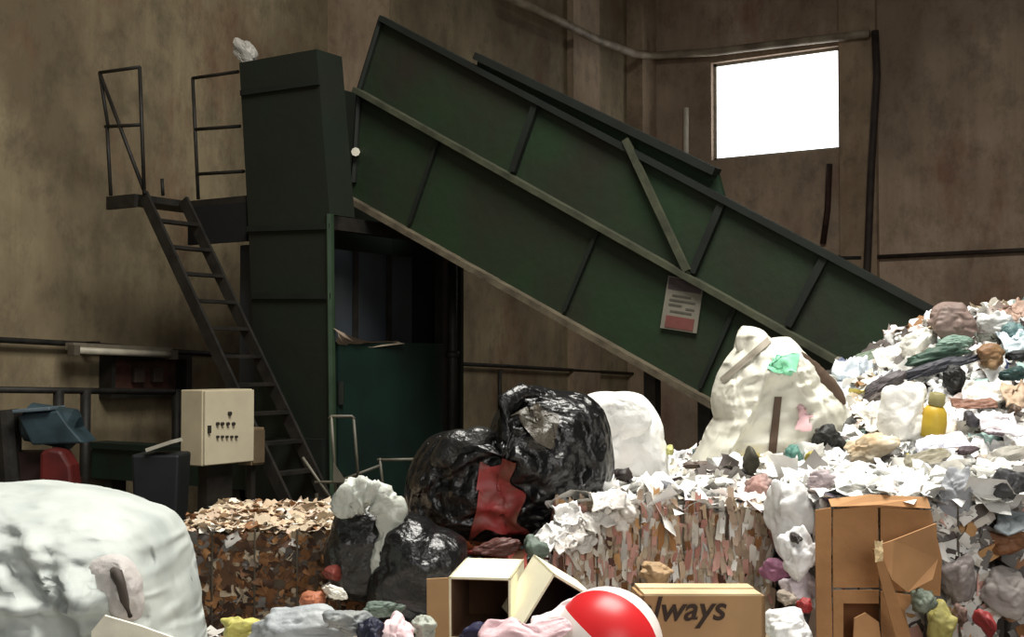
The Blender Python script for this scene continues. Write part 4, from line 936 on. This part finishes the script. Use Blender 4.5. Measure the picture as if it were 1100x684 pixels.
# open cartons
def carton(name, label, px, py, w, size, yaw, roll, outer, inner, flaps=(), pitch=0.0):
    sx, sy, sz = size; c = at(px, py, w)
    R_ = Matrix.Rotation(YAW + yaw, 3, 'Z') @ Matrix.Rotation(pitch, 3, 'X') @ Matrix.Rotation(roll, 3, 'Y')
    ax_, ay_, az_ = (np.array(R_ @ Vector(v)) for v in ((1, 0, 0), (0, 1, 0), (0, 0, 1)))
    t = thing(name, label, 'box', c - az_*sz/2)
    th = .006
    o = MB(); i = MB()
    for sgn, A_, h, b1, b2 in ((1, ax_, sx/2, ay_*sy/2, az_*sz/2), (-1, ax_, sx/2, ay_*sy/2, az_*sz/2), (1, az_, sz/2, ax_*sx/2, ay_*sy/2), (-1, az_, sz/2, ax_*sx/2, ay_*sy/2)):
        o.obox(c + sgn*A_*(h - th/2), A_*th/2, b1, b2); i.obox(c + sgn*A_*(h - th*1.3), A_*th/4, b1*.96, b2*.96)
    o.obox(c + ay_*(sy/2-th/2), ax_*sx/2, ay_*th/2, az_*sz/2); i.obox(c + ay_*(sy/2-th*1.3), ax_*sx*.48, ay_*th/4, az_*sz*.48)
    obj('shell', o, outer, t); il = obj('shaded_inside', i, inner, t)  # inner faces darker: shade inside the box put into their colour
    for (which, ang, length, m) in flaps:
        e = -ay_*sy/2
        if which == 'top': h0, d0, hw_ = c + e + az_*sz/2, -ay_*math.cos(ang) + az_*math.sin(ang), ax_*sx/2
        if which == 'left': h0, d0, hw_ = c + e - ax_*sx/2, -ay_*math.cos(ang) - ax_*math.sin(ang), az_*sz/2
        if which == 'right': h0, d0, hw_ = c + e + ax_*sx/2, -ay_*math.cos(ang) + ax_*math.sin(ang), az_*sz/2
        if which == 'bottom': h0, d0, hw_ = c + e - az_*sz/2, -ay_*math.cos(ang) - az_*math.sin(ang), ax_*sx/2
        obj('flap', MB().obox(h0 + d0*length/2, d0*length/2, hw_*.97, np.cross(d0, hw_/np.linalg.norm(hw_))*.003), m, t)
    return t
carton('open_carton', 'upright open carton with cream top and dark brown inside', 524, 642, 3.55, (.17, .26, .17), -.15, 0, m_cream, m_brn, [('left', 1.2, .06, m_kraft)], pitch=.04)
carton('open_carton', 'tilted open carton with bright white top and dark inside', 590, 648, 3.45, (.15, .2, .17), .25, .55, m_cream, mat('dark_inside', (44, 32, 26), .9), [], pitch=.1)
fp = [
 ('cardboard_sheet', 'pale pinkish card panel leaning left of the upright open carton', [(463, 624), (486, 622), (488, 668), (472, 690), (470, 660)], 3.5, (206, 184, 164)),
 ('cardboard_sheet', 'cream card panel lying at the foot of the bulk bag', [(98, 678), (112, 661), (150, 672), (200, 690), (200, 720), (100, 720)], 3.02, (240, 236, 214)),
]
for n, lab, pts_, w_, c in fp:
    tag(obj(n, MB().prism([at(x, y, w_) for x, y in pts_], FV*.01), mcol(c, .8, .1)), lab, 'cardboard')
front = [
 (B, 'plastic_film', 'plastic', 262, 676, 56, 34, (236, 226, 110), 'bright yellow film with white edge at the foot of the brown bale', dict(w=3.35)),
 (B, 'plastic_bag', 'bag', 330, 678, 120, 60, (206, 212, 212), 'pale grey white plastic bag lying in front of the brown bale', dict(w=3.2, amp=.12, c2=(150, 156, 160))),
 (B, 'plastic_film', 'plastic', 372, 668, 50, 34, (176, 178, 172), 'greyish film on the right side of the pale grey white bag', dict(w=3.05, c2=(110, 116, 122))),
 (B, 'plastic_film', 'plastic', 396, 680, 34, 36, (34, 40, 68), 'dark navy film beside the pink film in front', dict(w=3.0, tilt=.6)),
 (B, 'plastic_film', 'plastic', 424, 686, 44, 52, (224, 176, 184), 'pink and white film between navy film and pale card panel', dict(w=3.05, c2=(236, 220, 220))),
 (B, 'plastic_film', 'plastic', 456, 672, 34, 34, (206, 212, 196), 'pale greenish film left of the leaning pale card panel', dict(w=3.1)),
 (B, 'cloth_bundle', 'cloth', 516, 684, 60, 36, (40, 40, 86), 'dark blue cloth bundle under the upright open carton', dict(w=3.15, tilt=.45)),
 (S, 'paper_sheet', 'paper', 560, 680, 80, 26, (232, 190, 196), 'pink crumpled paper in front of the tilted carton', dict(w=3.02)),
 (S, 'paper_sheet', 'paper', 600, 660, 56, 18, (244, 226, 224), 'white and pink paper strip between tilted carton and ball', dict(w=3.1, tilt=.5)),
 (B, 'plastic_film', 'plastic', 336, 644, 30, 24, (206, 118, 76), 'orange scrap at the foot of the brown bale', dict(w=3.75)),
 (B, 'plastic_film', 'plastic', 360, 636, 34, 16, (232, 228, 214), 'small white scrap right of the orange scrap', dict(w=3.75, tilt=-.4)),
 (B, 'plastic_film', 'plastic', 358, 616, 24, 20, (150, 60, 48), 'dull red scrap under the grey and black shiny bag', dict(w=3.96)),
 (B, 'plastic_film', 'plastic', 412, 654, 46, 20, (120, 140, 126), 'grey green film under the limp black bag', dict(w=3.7)),
 (B, 'plastic_film', 'plastic', 575, 590, 30, 34, (116, 136, 120), 'grey green scrap between black bag and pale bale', dict(w=4.15)),
 (B, 'plastic_film', 'plastic', 530, 588, 60, 20, (110, 60, 52), 'dark red scrap under the front of the large black bag', dict(w=4.18, tilt=.2)),
 (B, 'cardboard_scrap', 'cardboard', 705, 614, 40, 24, (214, 172, 122), 'small tan card block low on the pale bale', dict(w=4.15, amp=.06)),
]
for k, n, c, x, y, w_, h_, col, lab, kw in front: item(k, n, c, x, y, w_, h_, col, lab, **kw)

# ================================================================== LIGHT AND CAMERA
wd = bpy.data.worlds.new('World'); SC.world = wd; wd.use_nodes = True
bgn = wd.node_tree.nodes['Background']; bgn.inputs[0].default_value = (.95, .97, 1.0, 1); bgn.inputs[1].default_value = .12
ld = bpy.data.lights.new('skylight_daylight', 'AREA'); ld.shape = 'RECTANGLE'; ld.size = 5.2; ld.size_y = 4.4; ld.energy = 1600; ld.color = (1.0, .97, .9)
lo_ = bpy.data.objects.new('skylight_daylight', ld); COL.objects.link(lo_); lo_.location = (sk[0], sk[1], ZC-.02)
gd_ = bpy.data.lights.new('front_fill', 'AREA'); gd_.shape = 'RECTANGLE'; gd_.size = 4.5; gd_.size_y = 4; gd_.energy = 210; gd_.color = (1.0, .97, .92)  # added fill lamp behind the camera to brighten the fronts; no gate is built
go_ = bpy.data.objects.new('front_fill', gd_); COL.objects.link(go_); go_.location = W(2.6, -3.2, 3.6)
go_.rotation_euler = (Vector(W(.5, 4.5, .9)) - Vector(W(2.6, -3.2, 3.6))).to_track_quat('-Z', 'Y').to_euler()
cam = bpy.data.cameras.new('camera'); cam.sensor_fit = 'HORIZONTAL'; cam.sensor_width = 36; cam.lens = 36*F/1100; cam.clip_end = 200
co = bpy.data.objects.new('camera', cam); COL.objects.link(co)
co.location = (0, 0, CAMZ); co.rotation_euler = (math.pi/2 + PITCH, 0, YAW)
SC.camera = co
vs = SC.view_settings; vs.view_transform = 'Standard'; vs.look = 'None'; vs.gamma = 1; vs.exposure = 0; vs.use_curve_mapping = False
SC.cycles.use_denoising = True
